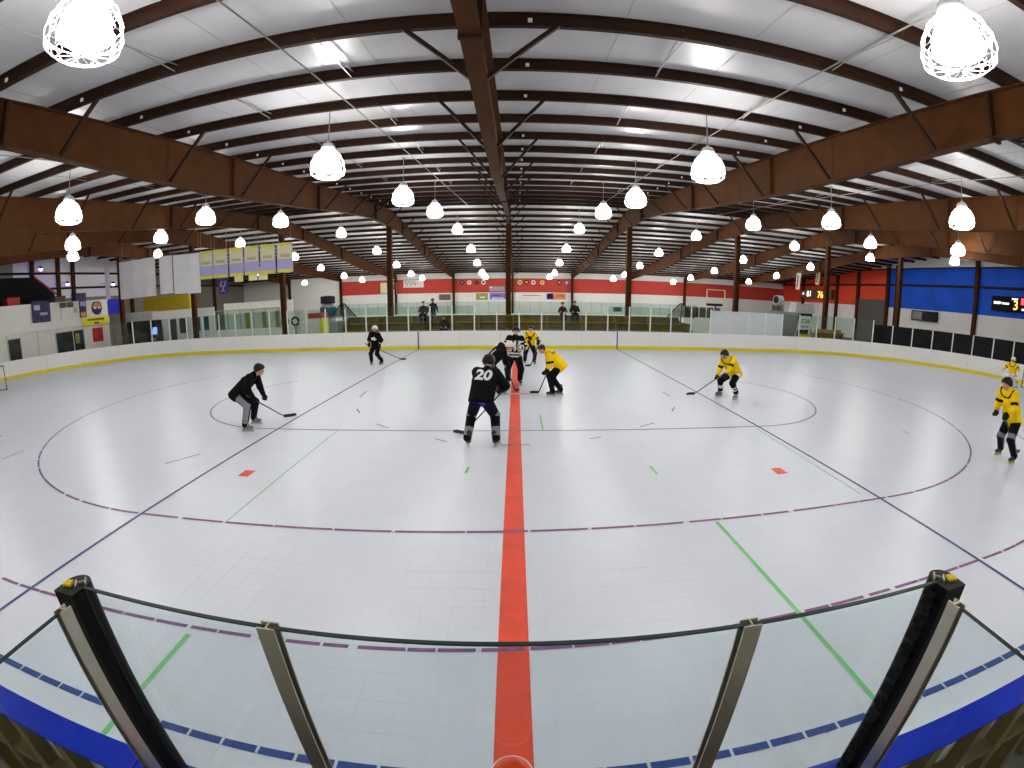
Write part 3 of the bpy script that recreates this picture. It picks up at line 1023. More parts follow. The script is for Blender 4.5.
# ================================================================== banners on the ridge line
def banner(x0, x1, z0, z1, label, group, kind):
    t = thing('hanging_banner', label, 'banner', ((x0 + x1) / 2, 27.42, z0), group=group)
    w_, h_ = x1 - x0, z1 - z0
    n = 10
    def sheet(a, b, c, d, y, m, nm):
        b_ = MB()
        vs, fs = [], []
        for i in range(n + 1):
            x = a + (b - a) * i / n
            yy_ = y + 0.025 * math.sin(x * 4.5)
            vs += [(x, yy_, c), (x, yy_, d), (x, yy_ + 0.012, c), (x, yy_ + 0.012, d)]
        for i in range(n):
            k, l = 4 * i, 4 * i + 4
            fs += [(k, l, l + 1, k + 1), (k + 2, k + 3, l + 3, l + 2), (k + 1, l + 1, l + 3, k + 3), (k, k + 2, l + 2, l)]
        b_._add(vs, fs)
        b_.build(nm, m, t)
    if kind == 'white':
        sheet(-w_ / 2, w_ / 2, 0, h_, 0, 'banner_white', 'banner_cloth')
    else:
        sheet(-w_ / 2, w_ / 2, 0, h_, 0, 'banner_cream', 'banner_cloth')
        sheet(-w_ / 2 + 0.02, w_ / 2 - 0.02, 0.0, 0.22, -0.015, 'banner_yellow', 'banner_hem')
        sheet(-w_ / 2 + 0.02, w_ / 2 - 0.02, h_ - 0.2, h_, -0.015, 'banner_yellow', 'banner_hem')
        sheet(-w_ / 2 + 0.02, w_ / 2 - 0.02, 0.22, h_ * 0.46, -0.015, 'banner_lilac', 'banner_band')
        sheet(-w_ * 0.3, w_ * 0.3, h_ * 0.52, h_ * 0.62, -0.015, 'banner_ink', 'banner_print')
        for s in (-1, 1):
            sheet(s * (w_ / 2 - 0.04) - 0.03, s * (w_ / 2 - 0.04) + 0.03, 0.0, h_, -0.017, 'banner_lilac', 'banner_edge')
    rod = MB().tube([(-w_ / 2, 0.01, h_), (w_ / 2, 0.01, h_)], 0.02, 6)
    for s in (-0.4, 0.4):
        rod.tube([(s * w_, 0.01, h_), (s * w_, 0.01, roof(27.4) + PD - z0)], 0.008, 4)
    rod.build('banner_rod', 'conduit', t)
    return t


banner(-30.45, -26.55, 4.25, 7.1, 'large square plain white banner hanging by the ridge columns', None, 'white')
banner(-26.1, -24.8, 4.3, 7.05, 'narrow plain white banner between two larger white banners', None, 'white')
banner(-24.7, -23.48, 4.2, 7.0, 'tall plain white banner beside its twin, next to the yellow row', 'twin white banners', 'white')
banner(-23.46, -22.2, 4.15, 6.97, 'tall plain white banner beside its twin, next to the yellow row', 'twin white banners', 'white')
for a, b in zip((-22.2, -21.0, -19.62, -18.36, -17.1, -15.78), (-21.05, -19.75, -18.45, -17.2, -15.92, -14.6)):
    banner(a, b, 5.05, 7.0, 'cream and lilac championship banner with yellow hems', 'championship banners', 'yellow')
banner(-32.2, -31.7, 4.4, 6.7, 'thin white banner strip behind the outer column', None, 'white')
t = thing('hanging_banner', 'purple banner with white emblem below the cream banners', 'banner', (-20.55, 27.9, 3.95))
MB().box(-0.42, 0.42, -0.01, 0.01, 0, 1.1).build('banner_cloth', 'purple_cloth', t)
mk = MB()
for a, b in (((-0.22, 0.2), (0.2, 0.2)), ((-0.25, 0.5), (-0.1, 0.9)), ((0.1, 0.5), (0.25, 0.9)), ((-0.2, 0.55), (0.2, 0.55)), ((0, 0.2), (0, 0.55))):
    mk.bar((a[0], -0.02, a[1]), (b[0], -0.02, b[1]), 0.02, 0.09, up=(0, 1, 0))
mk.build('emblem', 'sign_white', t)
MB().tube([(-0.42, 0, 1.1), (0.42, 0, 1.1)], 0.015, 5).build('banner_rod', 'conduit', t)
for s in (-0.4, 0.4):
    MB().tube([(s, 0, 1.1), (s, 0, roof(27.8) + PD - 3.95)], 0.008, 4).build('hanging_wire', 'conduit', t)
for x in (-19.3, -18.1, -17.3):
    t = thing('hanging_banner', 'small pale banner peeking out below the cream banners', 'banner', (x, 28.05, 4.7), group='small pale banners')
    MB().box(-0.36, 0.36, -0.01, 0.01, 0, 0.9).build('banner_cloth', 'banner_cream', t)
    for s in (-0.3, 0.3):
        MB().tube([(s, 0, 0.9), (s, 0, roof(28.0) + PD - 4.7)], 0.008, 4).build('hanging_wire', 'conduit', t)

# ================================================================== white rooms beyond the end boards
XB = -33.0
rm = thing('white_room', 'white two-storey room block with windows beyond the end boards', 'room block', (XB, 20.0, -0.02), kind='structure')
MB().box(-4.5, 0, -12.0, 8.15, 0, 4.35).build('room_wall', 'cream', rm)
MB().box(-4.55, 0.06, -12.0, 8.2, 4.35, 4.47).build('parapet_cap', 'white_paint', rm)
MB().box(-0.1, 0.10, -12.0, 8.15, 2.58, 3.12).build('fascia_band', 'white_paint', rm)
for y in (-3.6, -1.2, 1.26, 3.0, 5.5):
    MB().box(0.0, 0.012, y - 0.015, y + 0.015, 0, 2.58).build('panel_joint', 'grey', rm)
for y0, y1, z0, z1, split in ((2.85, 5.42, 0.82, 2.28, 4.42), (-1.15, -0.2, 0.0, 2.28, None), (-6.0, -4.4, 0.9, 2.2, -5.2)):
    wn = MB().box(0.0, 0.03, y0, y1, z0, z1).build('room_window', 'dark_window', rm)
    fr = MB()
    for a, b, c_, d in ((y0 - 0.05, y1 + 0.05, z1, z1 + 0.06), (y0 - 0.05, y1 + 0.05, z0 - 0.06, z0), (y0 - 0.06, y0, z0, z1), (y1, y1 + 0.06, z0, z1)):
        fr.box(0.0, 0.06, a, b, c_, d)
    if split:
        fr.box(0.0, 0.06, split - 0.04, split + 0.04, z0, z1)
    fr.build('window_frame', 'grey_light', wn)
    if split and y0 > 0:
        MB().box(0.03, 0.045, split + 0.2, split + 0.6, z0 + 0.5, z1 - 0.2).build('inner_notice', 'sign_olive', wn)
def bsign(name, label, cat, y0, y1, z0, z1, m, rects=(), proud=0.0):
    c = (XB + proud, (y0 + y1) / 2, (z0 + z1) / 2)
    s = sign(name, label, cat, c, (0, 1, 0), y1 - y0, z1 - z0, m, 0.03)
    on_sign(s, c, rects)
    return s
bsign('wall_poster', 'dark purple poster with pale figures on the white room block', 'poster', 20.95, 22.5, 3.15, 4.6, 'poster_purple', [(-0.35, 0.3, 0.5, 0.35, 'banner_lilac'), (0.2, -0.15, 0.6, 0.18, 'banner_lilac'), (-0.1, -0.4, 0.25, 0.3, 'purple_cloth')], 0.11)
bsign('wall_poster', 'white poster with grey sketch on the white room block', 'poster', 23.5, 25.15, 3.15, 4.1, 'sign_white', [(0.45, 0.15, 0.4, 0.4, 'grey_light')], 0.11)
bsign('wall_poster', 'pair of small brown photographs above the white poster', 'poster', 23.35, 24.6, 4.02, 4.4, 'sign_brown', [(0.0, 0, 0.03, 0.38, 'sign_white')], 0.14)
bsign('wall_poster', 'small lilac and orange poster column beside the white poster', 'poster', 25.2, 25.85, 3.18, 4.45, 'poster_purple', [(0, 0.4, 0.5, 0.35, 'banner_lilac'), (0, -0.4, 0.5, 0.35, 'sign_orange')], 0.11)
s = bsign('wall_sign', 'yellow sign with black lettering on the white room block', 'sign', 25.4, 28.0, 2.5, 3.14, 'sign_yellow',
          [(-0.8 + 0.115 * i, 0.12, 0.08, 0.1 + 0.03 * (i % 3), 'black') for i in range(15)] + [(-0.12 + 0.13 * i, -0.16, 0.1, 0.18, 'sign_brown') for i in range(4)], 0.11)
o = MB().prism([(0.52 * math.cos(2 * math.pi * k / 20), 0.55 * math.sin(2 * math.pi * k / 20)) for k in range(20)], (XB, 27.0, 3.83), (0, 1, 0), (0, 0, 1), (0.05, 0, 0)).build('round_crest', 'charcoal')
tag(o, 'round crest of orange above blue on the white room block', 'crest')
MB().prism([(0.44 * math.cos(2 * math.pi * k / 20), 0.47 * math.sin(2 * math.pi * k / 20)) for k in range(0, 11)], (XB + 0.05, 27.0, 3.83), (0, 1, 0), (0, 0, 1), (0.02, 0, 0)).build('crest_half', 'sign_orange', o)
MB().prism([(0.44 * math.cos(2 * math.pi * k / 20), 0.47 * math.sin(2 * math.pi * k / 20)) for k in range(10, 21)], (XB + 0.05, 27.0, 3.83), (0, 1, 0), (0, 0, 1), (0.02, 0, 0)).build('crest_half', 'purple_cloth', o)
for yy_ in (26.78, 27.22):
    MB().box(XB + 0.07, XB + 0.09, yy_ - 0.12, yy_ + 0.12, 3.75, 3.92).build('crest_mark', 'sign_white', o)
bsign('wall_sign', 'dark red square sign below the yellow sign', 'sign', 26.35, 27.4, 1.2, 2.28, 'sign_red', (), 0.0)
# dark stair canopy and clutter on the roof of the block
t = thing('stair_canopy', 'black sloping stair enclosure on the white room block', 'canopy', (-37.0, 20.0, 4.45))
MB().prism([(-9, 0), (5.7, 0), (5.5, 0.85), (3.6, 2.15), (-9, 2.15)], (-0.9, 0, 0), (0, 1, 0), (0, 0, 1), (1.4, 0, 0)).build('canopy_skin', 'black', t)
MB().bar((0.56, 3.6, 2.2), (0.56, 5.7, 0.8), 0.12, 0.12).build('canopy_rail', 'sign_red', t)
rnd = random.Random(9)
for i in range(7):
    y = 14 + i * 2.0
    t = thing('roof_clutter', 'small coloured box standing on the white room roof', 'box', (-33.9, y, 4.45), group='boxes on the white room roof')
    hgt = rnd.uniform(0.25, 0.6)
    mm = ('sign_brown', 'poster_purple', 'sign_olive', 'sign_red', 'charcoal')[i % 5]
    MB().box(-0.3, 0.3, -0.5, 0.5, 0, hgt).build('box_body', mm, t)
    MB().box(-0.32, 0.32, -0.52, 0.52, hgt, hgt + 0.05).build('box_lid', 'charcoal', t)
tag(MB().box(-36.9, -36.6, 30.6, 33.0, 3.3, 4.6).box(-36.9, -36.6, 30.6, 30.7, -0.02, 3.3).box(-36.9, -36.6, 32.9, 33.0, -0.02, 3.3).build('blue_screen', 'blue_cloth'), 'deep blue lit screen beside the white room block', 'screen')

# ================================================================== low service wall and glass booth behind the far corner
lw = thing('service_wall', 'low white service wall with dark and teal windows under the white banners', 'service wall', (-26.0, 29.5, -0.02), kind='structure')
MB().box(-3.2, 3.2, 0, 0.15, 0, 3.1).build('wall_face', 'white_paint', lw)
MB().box(-6.8, -3.2, 0.4, 0.55, 0, 3.2).build('wall_face', 'grey_light', lw)
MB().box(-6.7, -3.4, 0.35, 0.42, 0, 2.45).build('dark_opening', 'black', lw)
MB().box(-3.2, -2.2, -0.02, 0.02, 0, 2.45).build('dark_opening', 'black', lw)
for x0, x1, z0, z1, m in ((-1.26, -0.58, 0.0, 2.4, 'dark_window'), (-0.27, 0.5, 1.27, 2.42, 'dark_window'), (1.26, 1.87, 1.37, 2.42, 'teal_window'), (2.2, 2.73, 1.4, 2.45, 'teal_window')):
    wn = MB().box(x0, x1, -0.03, 0.0, z0, z1).build('wall_window', m, lw)
    fr = MB()
    for a, b, c_, d in ((x0 - 0.05, x1 + 0.05, z1, z1 + 0.05), (x0 - 0.05, x1 + 0.05, z0 - 0.05, z0), (x0 - 0.05, x0, z0, z1), (x1, x1 + 0.05, z0, z1)):
        fr.box(a, b, -0.05, 0.0, c_, d)
    fr.build('window_frame', 'white_paint', wn)
t = thing('arcade_machine', 'arcade machine with a glowing blue screen beside the dark doorway', 'arcade machine', (-28.4, 28.6, -0.02))
MB().prism([(0, 0), (0.8, 0), (0.8, 2.0), (0.3, 2.0), (0.2, 1.3), (0, 1.1)], (-0.35, 0, 0), (0, 1, 0), (0, 0, 1), (0.7, 0, 0)).build('machine_body', 'charcoal', t)
MB().bar((0, 0.19, 1.35), (0, 0.29, 1.9), 0.5, 0.03, up=(0, 1, 0)).build('machine_screen', 'screen_blue', t)
MB().box(-0.3, 0.3, -0.05, 0.0, 0.9, 1.05).build('machine_panel', 'grey', t)
for x, h_ in ((-31.8, 1.5), (-30.9, 1.75), (-30.1, 1.4)):
    t = thing('dark_cabinet', 'dark game cabinet standing in front of the dark opening', 'cabinet', (x, 28.7, -0.02), group='dark game cabinets')
    MB().box(-0.35, 0.35, 0, 0.6, 0, h_).build('cabinet_body', 'charcoal', t)
    MB().box(-0.28, 0.28, -0.03, 0, h_ * 0.55, h_ * 0.85).build('cabinet_screen', 'dark_window', t)
    MB().box(-0.05, 0.05, -0.03, 0, h_ * 0.3, h_ * 0.4).build('coin_slot', 'grey_light', t)
bb = tag(MB().box(-36.8, -30.6, 36.0, 36.15, 3.0, 4.5).box(-36.8, -36.5, 36.0, 36.15, -0.02, 3.0).box(-30.9, -30.6, 36.0, 36.15, -0.02, 3.0).build('yellow_hoarding', 'yellow_wall'), 'yellow hoarding board far behind the white banners', 'hoarding')
gb = thing('glass_booth', 'greenish glass booth with white base beside the service wall', 'booth', (-20.3, 30.2, -0.02))
MB().box(-2.9, 2.9, 0, 0.12, 0, 1.3).build('booth_base', 'white_paint', gb)
MB().box(-2.9, 2.9, -0.02, 0.14, 2.72, 2.78).build('booth_rail', 'grey', gb)
MB().box(-2.9, 3.4, 1.2, 1.3, 0, 3.3).build('booth_back', 'cream', gb)
for i in range(6):
    x = -2.9 + i * 1.16
    MB().box(x - 0.025, x + 0.025, 0.02, 0.1, 1.3, 2.72).build('booth_post', 'grey', gb)
    if i < 5:
        MB().box(x + 0.03, x + 1.13, 0.05, 0.065, 1.3, 2.72).build('booth_pane', 'glass_green', gb)
for x in (-0.9, 0.7, 1.9):
    MB().box(x, x + 0.4, 1.15, 1.2, 1.2, 2.5).build('booth_window', 'sign_olive', gb)
cl = thing('equipment_bin', 'white equipment bin with red lid and yellow end beside the bleachers', 'bin', (-14.3, 29.0, -0.02))
MB().box(-1.1, 0.75, 0, 0.9, 0, 1.65).build('bin_body', 'white_paint', cl)
MB().box(-0.1, 0.95, -0.05, 0.95, 1.9, 2.25).build('bin_lid', 'sign_red', cl)
MB().box(0.0, 0.75, 0.02, 0.88, 1.65, 1.9).build('bin_neck', 'white_paint', cl)
MB().box(0.76, 0.98, 0.0, 0.9, 0, 1.9).build('bin_end', 'sign_yellow', cl)
tk = thing('blue_tank', 'blue and grey upright tank behind the equipment bin', 'tank', (-14.2, 32.0, -0.02))
MB().lathe([(0.6, 0), (0.6, 2.5), (0.45, 2.8), (0.1, 2.9)], 14).build('tank_body', 'grey', tk, True)
MB().lathe([(0.62, 1.9), (0.62, 2.6)], 14, cap=False).build('tank_band', 'teal_window', tk)
MB().lathe([(0.55, 2.85), (0.55, 3.4), (0.2, 3.45)], 14).build('tank_cap', 'charcoal', tk)
for x in (-16.2, -15.4):
    t = thing('cart_wheel', 'spare black wheel leaning by the equipment bin', 'wheel', (x, 28.9, 1.3 - 1.32), group='spare wheels')
    MB().tube([(0.27 * math.cos(a), 0.0, 1.75 + 0.27 * math.sin(a)) for a in np.linspace(0, 2 * math.pi, 17)[:-1]], 0.07, 6, closed=True).build('tyre', 'rubber', t)
    MB().box(-0.05, 0.05, -0.05, 0.05, 0, 1.5).build('stand_post', 'grey', t)

# ================================================================== bleachers between the rinks
bl = thing('bleacher_stand', 'olive brown wooden bleacher behind the far boards', 'bleachers', (0, 26.15, -0.02))
BX0, BX1 = -10.95, 10.6
for i, (y, z) in enumerate(((0.0, 0.62), (0.5, 1.05), (1.0, 1.48), (1.4, 1.90))):
    for k in range(5):
        a = BX0 + (BX1 - BX0) * k / 5 + 0.01
        b = BX0 + (BX1 - BX0) * (k + 1) / 5 - 0.01
        MB().box(a, b, y - 0.12, y + 0.2, z, z + 0.045).build('seat_plank', 'bleacher', bl)
        MB().box(a, b, y + 0.2, y + 0.24, z - 0.46, z + 0.0).build('riser_board', 'bleacher_dark', bl)
        if i < 3:
            MB().box(a, b, y + 0.24, y + 0.38, z - 0.05, z - 0.01).build('foot_plank', 'bleacher_dark', bl)
for k in range(11):
    x = BX0 + 0.1 + (BX1 - BX0 - 0.2) * k / 10
    MB().prism([(0, 0), (1.7, 0), (1.7, 1.88), (1.3, 1.88), (0.0, 0.6)], (x - 0.04, -0.05, 0), (0, 1, 0), (0, 0, 1), (0.08, 0, 0)).build('bleacher_frame', 'bleacher_dark', bl)
MB().box(BX0 - 0.6, BX0 - 0.05, -0.1, 1.6, 0, 1.75).build('end_cover', 'grey', bl)
for i in range(4):
    MB().box(BX1 + 0.05, BX1 + 0.75 - 0.16 * i, 0.0, 1.4, 0.4 * i, 0.4 * i + 0.4).build('end_step', 'bleacher_dark', bl)
for x, s, lb in ((-11.35, 1, 'black safety net tent at the end of the bleacher, by the equipment bin'), (10.9, -1, 'black safety net tent at the stepped end of the bleacher')):
    t = thing('safety_net', lb, 'net', (x, 27.98, 1.9))
    fr = MB().tube([(-1.0, 0, -0.02), (-0.1, 0, 0.92), (0.12, 0, 0.92), (0.95, 0, -0.02)], 0.035, 5)
    fr.tube([(0.0, 0, -1.9), (0.0, 0, 0.9)], 0.04, 5)
    fr.build('net_frame', 'black', t)
    n = MB()
    for i in range(16):
        q = i / 16
        n.tube([(-1.0 + 0.9 * q, 0, 0.92 * q), (0.95 - 0.83 * q, 0, 0.92 * q)], 0.011, 3)
        x_ = -1.0 + 0.95 * q
        n.tube([(x_, 0, 0.0), (x_, 0, 0.92 * min(1, q * 1.05))], 0.011, 3)
        n.tube([(x_ * -0.9, 0, 0.0), (x_ * -0.9, 0, 0.92 * min(1, q * 1.05))], 0.011, 3)
    n.build('net_mesh', 'black', t)

# second rink's far boards and glass
r2 = thing('second_rink_board', 'white boards and glass of the second rink before the far wall', 'rink boards', (0, 52.0, -0.02))
for i in range(19):
    x = -24 + i * 2.44
    MB().box(x + 0.005, x + 2.435, 0, 0.1, 0, 1.12).build('board_panel', 'board_white', r2)
    MB().box(x, x + 2.44, -0.01, 0.12, 1.12, 1.16).build('cap_rail', 'board_white', r2)
    for xx in (x, x + 1.22):
        MB().box(xx - 0.025, xx + 0.025, 0.03, 0.08, 1.16, 2.6).build('glass_post', 'grey', r2)
        MB().box(xx + 0.03, xx + 1.19, 0.05, 0.06, 1.16, 2.58).build('glass_pane', 'glass_green', r2)
ice = tag(MB().box(-26, 24, 29.0, 52.0, -0.02, -0.005).build('second_rink_floor', 'board_white'), 'pale floor of the second rink behind the bleachers', kind='structure')

# booth, screens and machinery right of the bleachers
b2 = thing('glass_booth', 'dark glass booth with white base beside the bleacher steps', 'booth', (13.6, 31.0, -0.02))
MB().box(-1.3, 1.7, 0, 0.12, 0, 1.85).build('booth_base', 'white_paint', b2)
MB().box(-1.3, 1.7, 0.2, 0.22, 1.85, 2.6).build('booth_back', 'sign_brown', b2)
for i in range(6):
    x = -1.3 + i * 0.6
    MB().box(x - 0.03, x + 0.03, 0.0, 0.08, 1.85, 2.7).build('booth_post', 'alu_white', b2)
    if i < 5:
        MB().box(x + 0.04, x + 0.56, 0.03, 0.045, 1.85, 2.65).build('booth_pane', 'glass_green', b2)
t = thing('hoop_frame', 'pale square backboard frame standing above the booth', 'frame', (15.1, 31.6, -0.02))
f = MB()
for a, b in (((-0.75, 2.95), (0.75, 2.95)), ((-0.75, 3.97), (0.75, 3.97)), ((-0.75, 2.95), (-0.75, 3.97)), ((0.75, 2.95), (0.75, 3.97))):
    f.bar((a[0], 0, a[1]), (b[0], 0, b[1]), 0.05, 0.05)
f.build('frame_bars', 'banner_cream', t)
MB().box(-0.04, 0.04, 0.0, 0.08, 0, 2.95).build('frame_post', 'black', t)
MB().box(-0.6, 0.6, 0.0, 0.4, 2.75, 2.98).build('frame_base', 'black', t)
t = thing('drum_fan', 'large drum fan on a crate above the frosted panes', 'fan', (18.7, 28.5, -0.02))
fan = MB()
fan.tube([(-0.25, 0, 3.46), (0.25, 0.12, 3.46)], 0.32, 16)
fan.build('fan_drum', 'grey_light', t)
MB().tube([(-0.27, -0.005, 3.46), (-0.24, 0.0, 3.46)], 0.27, 16).build('fan_grille', 'charcoal', t)
MB().box(-0.3, 0.3, -0.25, 0.35, 2.65, 3.16).build('fan_stand', 'grey', t)
MB().box(-0.9, 1.5, -0.4, 0.5, 0, 2.65).build('crate_body', 'grey', t)
MB().box(-0.8, 0.0, -0.42, -0.38, 2.7, 3.05).build('crate_rail', 'sign_brown', t)
t = thing('pale_hopper', 'pale tapered hopper between the drum fan and the sandwich board', 'hopper', (21.4, 28.9, -0.02))
MB().prism([(-0.95, 2.6), (0.9, 2.6), (0.7, 3.3), (-0.8, 3.3)], (0, 0, 0), (1, 0, 0), (0, 0, 1), (0, 0.9, 0)).build('hopper_bin', 'grey_light', t)
MB().box(-0.7, 0.7, 0.05, 0.85, 0, 2.6).build('hopper_base', 'charcoal', t)
t = thing('sandwich_board', 'white sandwich board with black number on dark legs behind the glass', 'sandwich board', (19.75, 26.6, -0.02))
MB().prism([(-0.62, 1.5), (0.62, 1.55), (0.5, 2.45), (-0.45, 2.45)], (0, 0, 0), (1, 0, 0), (0, 0, 1), (0, 0.04, 0)).build('board_face', 'sign_white', t)
for s in (-0.45, 0.45):
    MB().bar((s, 0.06, 2.3), (s * 1.5, 0.5, 0), 0.05, 0.05).build('board_leg', 'white_paint', t)
    MB().bar((s, 0.02, 1.6), (s * 1.3, -0.1, 0), 0.05, 0.05).build('board_leg', 'white_paint', t)
sg = (t, Vector((1, 0, 0)), Vector((0, -1, 0)))
tx = text_on(sg, (0, 0, 0), 'C56', 0.42, 'charcoal', 0.0, 2.12, 0.0)
tx.matrix_parent_inverse = Matrix.Identity(4)
tx.matrix_basis = Matrix.Translation((0.02, -0.012, 2.1)) @ Matrix.Rotation(math.pi / 2, 4, 'X')
for i in range(5):
    MB().box(-0.32 + 0.13 * i, -0.22 + 0.13 * i, -0.012, 0.0, 1.68, 1.76).build('board_print', 'charcoal', t)
t = thing('yellow_crate', 'yellow crate low under the sandwich board', 'crate', (19.4, 26.1, -0.02))
MB().box(-0.4, 0.4, -0.2, 0.2, 0, 1.2).build('crate_body', 'sign_yellow', t)
MB().box(-0.42, 0.42, -0.22, 0.22, 1.2, 1.26).build('crate_rim', 'sign_olive', t)
t = thing('player_bench', 'olive wooden bench behind the clear corner panes', 'bench', (22.2, 26.8, -0.02))
MB().box(-1.2, 1.2, -0.2, 0.2, 1.35, 1.42).build('bench_seat', 'bleacher', t)
MB().box(-1.2, 1.2, 0.2, 0.25, 0.0, 1.6).build('bench_back', 'bleacher', t)
for s in (-1.1, 1.1):
    MB().box(s - 0.05, s + 0.05, -0.15, 0.15, 0, 1.35).build('bench_leg', 'bleacher_dark', t)

# ================================================================== people
mat('skin', srgb(206, 152, 122), 0.55, var=0.06, scale=30)
mat('skin_deep', srgb(150, 100, 76), 0.55, var=0.06, scale=30)
mat('hair', srgb(34, 26, 22), 0.7, var=0.2, scale=60)
mat('eye', (0.02, 0.015, 0.012), 0.2)
mat('lip', srgb(160, 92, 82), 0.5)
mat('jersey_black', (0.005, 0.005, 0.006), 0.85, spec=0.12, var=0.2, scale=14, bump=0.01)
mat('jersey_yellow', srgb(246, 204, 10), 0.8, spec=0.12, var=0.05, scale=9, bump=0.01)
mat('jersey_white', (0.78, 0.77, 0.70), 0.8, spec=0.12, var=0.04, scale=12, bump=0.01)
mat('pants_black', (0.005, 0.005, 0.0065), 0.85, spec=0.12, var=0.25, scale=16, bump=0.01)
mat('pants_navy', (0.006, 0.007, 0.026), 0.85, spec=0.12, var=0.2, scale=16)
mat('pants_grey', (0.16, 0.16, 0.17), 0.85, spec=0.12, var=0.2, scale=16)
mat('trim_grey', (0.22, 0.23, 0.25), 0.8, spec=0.12, var=0.15, scale=20)
mat('trim_white', (0.74, 0.74, 0.72), 0.8, var=0.05)
mat('trim_red', srgb(150, 40, 52), 0.8)
mat('trim_blue', srgb(50, 40, 170), 0.8)
mat('helmet_black', (0.004, 0.004, 0.005), 0.3, spec=0.3, var=0.2, scale=8)
mat('helmet_white', (0.80, 0.78, 0.74), 0.3, var=0.03)
mat('glove_black', (0.009, 0.009, 0.011), 0.6, spec=0.12, var=0.3, scale=30)
mat('skate_black', (0.012, 0.012, 0.014), 0.4, var=0.3, scale=20)
mat('skate_grey', (0.18, 0.18, 0.19), 0.4, var=0.2)
mat('wheel_pale', (0.5, 0.52, 0.45), 0.4)
mat('wheel_lime', srgb(196, 206, 90), 0.4)
mat('wire', (0.3, 0.3, 0.3), 0.3, metal=0.8)
mat('stick_black', (0.012, 0.012, 0.013), 0.4, var=0.2, scale=20)
mat('stick_grey', (0.12, 0.12, 0.13), 0.4, var=0.2, scale=20)
mat('tape_white', (0.7, 0.7, 0.68), 0.8)
mat('coat_dark', (0.02, 0.02, 0.024), 0.85, spec=0.12, var=0.25, scale=10)
mat('coat_maroon', (0.07, 0.015, 0.02), 0.85, spec=0.12, var=0.2, scale=10)


def surface(f, lo, hi, res):
    """smooth closed mesh of f = 0 (surface nets); returns vertices, quads"""
    lo, hi = np.array(lo, float), np.array(hi, float)
    n = np.maximum(np.ceil((hi - lo) / res).astype(int) + 1, 4)
    ax = [lo[i] + np.arange(n[i]) * res for i in range(3)]
    G = np.stack(np.meshgrid(*ax, indexing='ij'), -1).astype(np.float32)
    D = f(G.reshape(-1, 3)).reshape(n).astype(np.float32)
    ins = D < 0
    c = np.array([(i, j, k) for i in (0, 1) for j in (0, 1) for k in (0, 1)])
    m = n - 1
    sl = lambda o: tuple(slice(o[d], o[d] + m[d]) for d in range(3))
    cnt = sum(ins[sl(o)].astype(np.int8) for o in c)
    act = (cnt > 0) & (cnt < 8)
    ids = -np.ones(m, int)
    ids[act] = np.arange(act.sum())
    acc = np.zeros((act.sum(), 3), np.float64)
    wt = np.zeros(act.sum())
    base = np.argwhere(act)
    for a in range(8):
        for d in range(3):
            if c[a][d] == 0:
                o2 = c[a].copy()
                o2[d] = 1
                da, db = D[sl(c[a])][act], D[sl(o2)][act]
                x = (da < 0) != (db < 0)
                t = np.where(x, da / np.where(np.abs(da - db) < 1e-9, 1e-9, da - db), 0)
                p = np.repeat(c[a][None].astype(float), len(t), 0)
                p[:, d] += t
                acc[x] += p[x]
                wt[x] += 1
    V = lo + (base + acc / np.maximum(wt, 1)[:, None]) * res
    Q = []
    for d in range(3):
        e1, e2 = [q for q in range(3) if q != d]
        s0 = [slice(1, n[q] - 1) for q in range(3)]
        s1 = [slice(1, n[q] - 1) for q in range(3)]
        s0[d] = slice(0, n[d] - 1)
        s1[d] = slice(1, n[d])
        x = ins[tuple(s0)] != ins[tuple(s1)]
        idx = np.argwhere(x)
        off = np.ones(3, int)
        off[d] = 0
        idx = idx + off
        q = []
        for (u, v) in ((0, 0), (-1, 0), (-1, -1), (0, -1)):
            j = idx.copy()
            j[:, e1] += u
            j[:, e2] += v
            q.append(ids[j[:, 0], j[:, 1], j[:, 2]])
        q = np.stack(q, 1)
        fl_ = ins[tuple(s0)][x]
        if d == 1:
            fl_ = ~fl_
        q[~fl_] = q[~fl_][:, ::-1]
        Q.append(q[(q >= 0).all(1)])
    return V, np.concatenate(Q)


def cone(a, b, ra, rb):
    a, b = np.array(a, np.float32), np.array(b, np.float32)
    d = b - a
    L2 = max(float(d @ d), 1e-9)

    def f(P):
        t = np.clip(((P - a) @ d) / L2, 0, 1)
        return np.linalg.norm(P - a - t[:, None] * d, axis=1) - (ra + (rb - ra) * t)
    f.box = (np.minimum(a - ra, b - rb), np.maximum(a + ra, b + rb))
    return f


def smin(fs, k):
    def f(P):
        d = fs[0](P)
        for g in fs[1:]:
            e = g(P)
            h_ = np.maximum(k - np.abs(d - e), 0) / k
            d = np.minimum(d, e) - h_ * h_ * k * 0.25
        return d
    f.box = (np.min([g.box[0] for g in fs], 0), np.max([g.box[1] for g in fs], 0))
    return f


def cut(f, planes):
    """keep the side where (p-o).n > 0 for every plane"""
    pl_ = [(np.array(o, np.float32), np.array(n, np.float32) / np.linalg.norm(n)) for o, n in planes]

    def g(P):
        d = f(P)
        for o, n in pl_:
            d = np.maximum(d, -((P - o) @ n))
        return d
    g.box = f.box
    return g


def sdf_object(name, f, res, mats, parent, paint=None, pad=0.03):
    V, Q = surface(f, f.box[0] - pad, f.box[1] + pad, res)
    me = bpy.data.meshes.new(name)
    me.from_pydata(V.tolist(), [], Q.tolist())
    for m in (mats if isinstance(mats, (list, tuple)) else [mats]):
        me.materials.append(MATS[m])
    if paint is not None:
        C_ = V[Q].mean(1)
        me.polygons.foreach_set('material_index', paint(C_).astype(int))
    me.polygons.foreach_set('use_smooth', [True] * len(me.polygons))
    bm = bmesh.new()
    bm.from_mesh(me)
    bmesh.ops.recalc_face_normals(bm, faces=bm.faces)
    bm.to_mesh(me)
    bm.free()
    me.update()
    return link(name, me, parent)


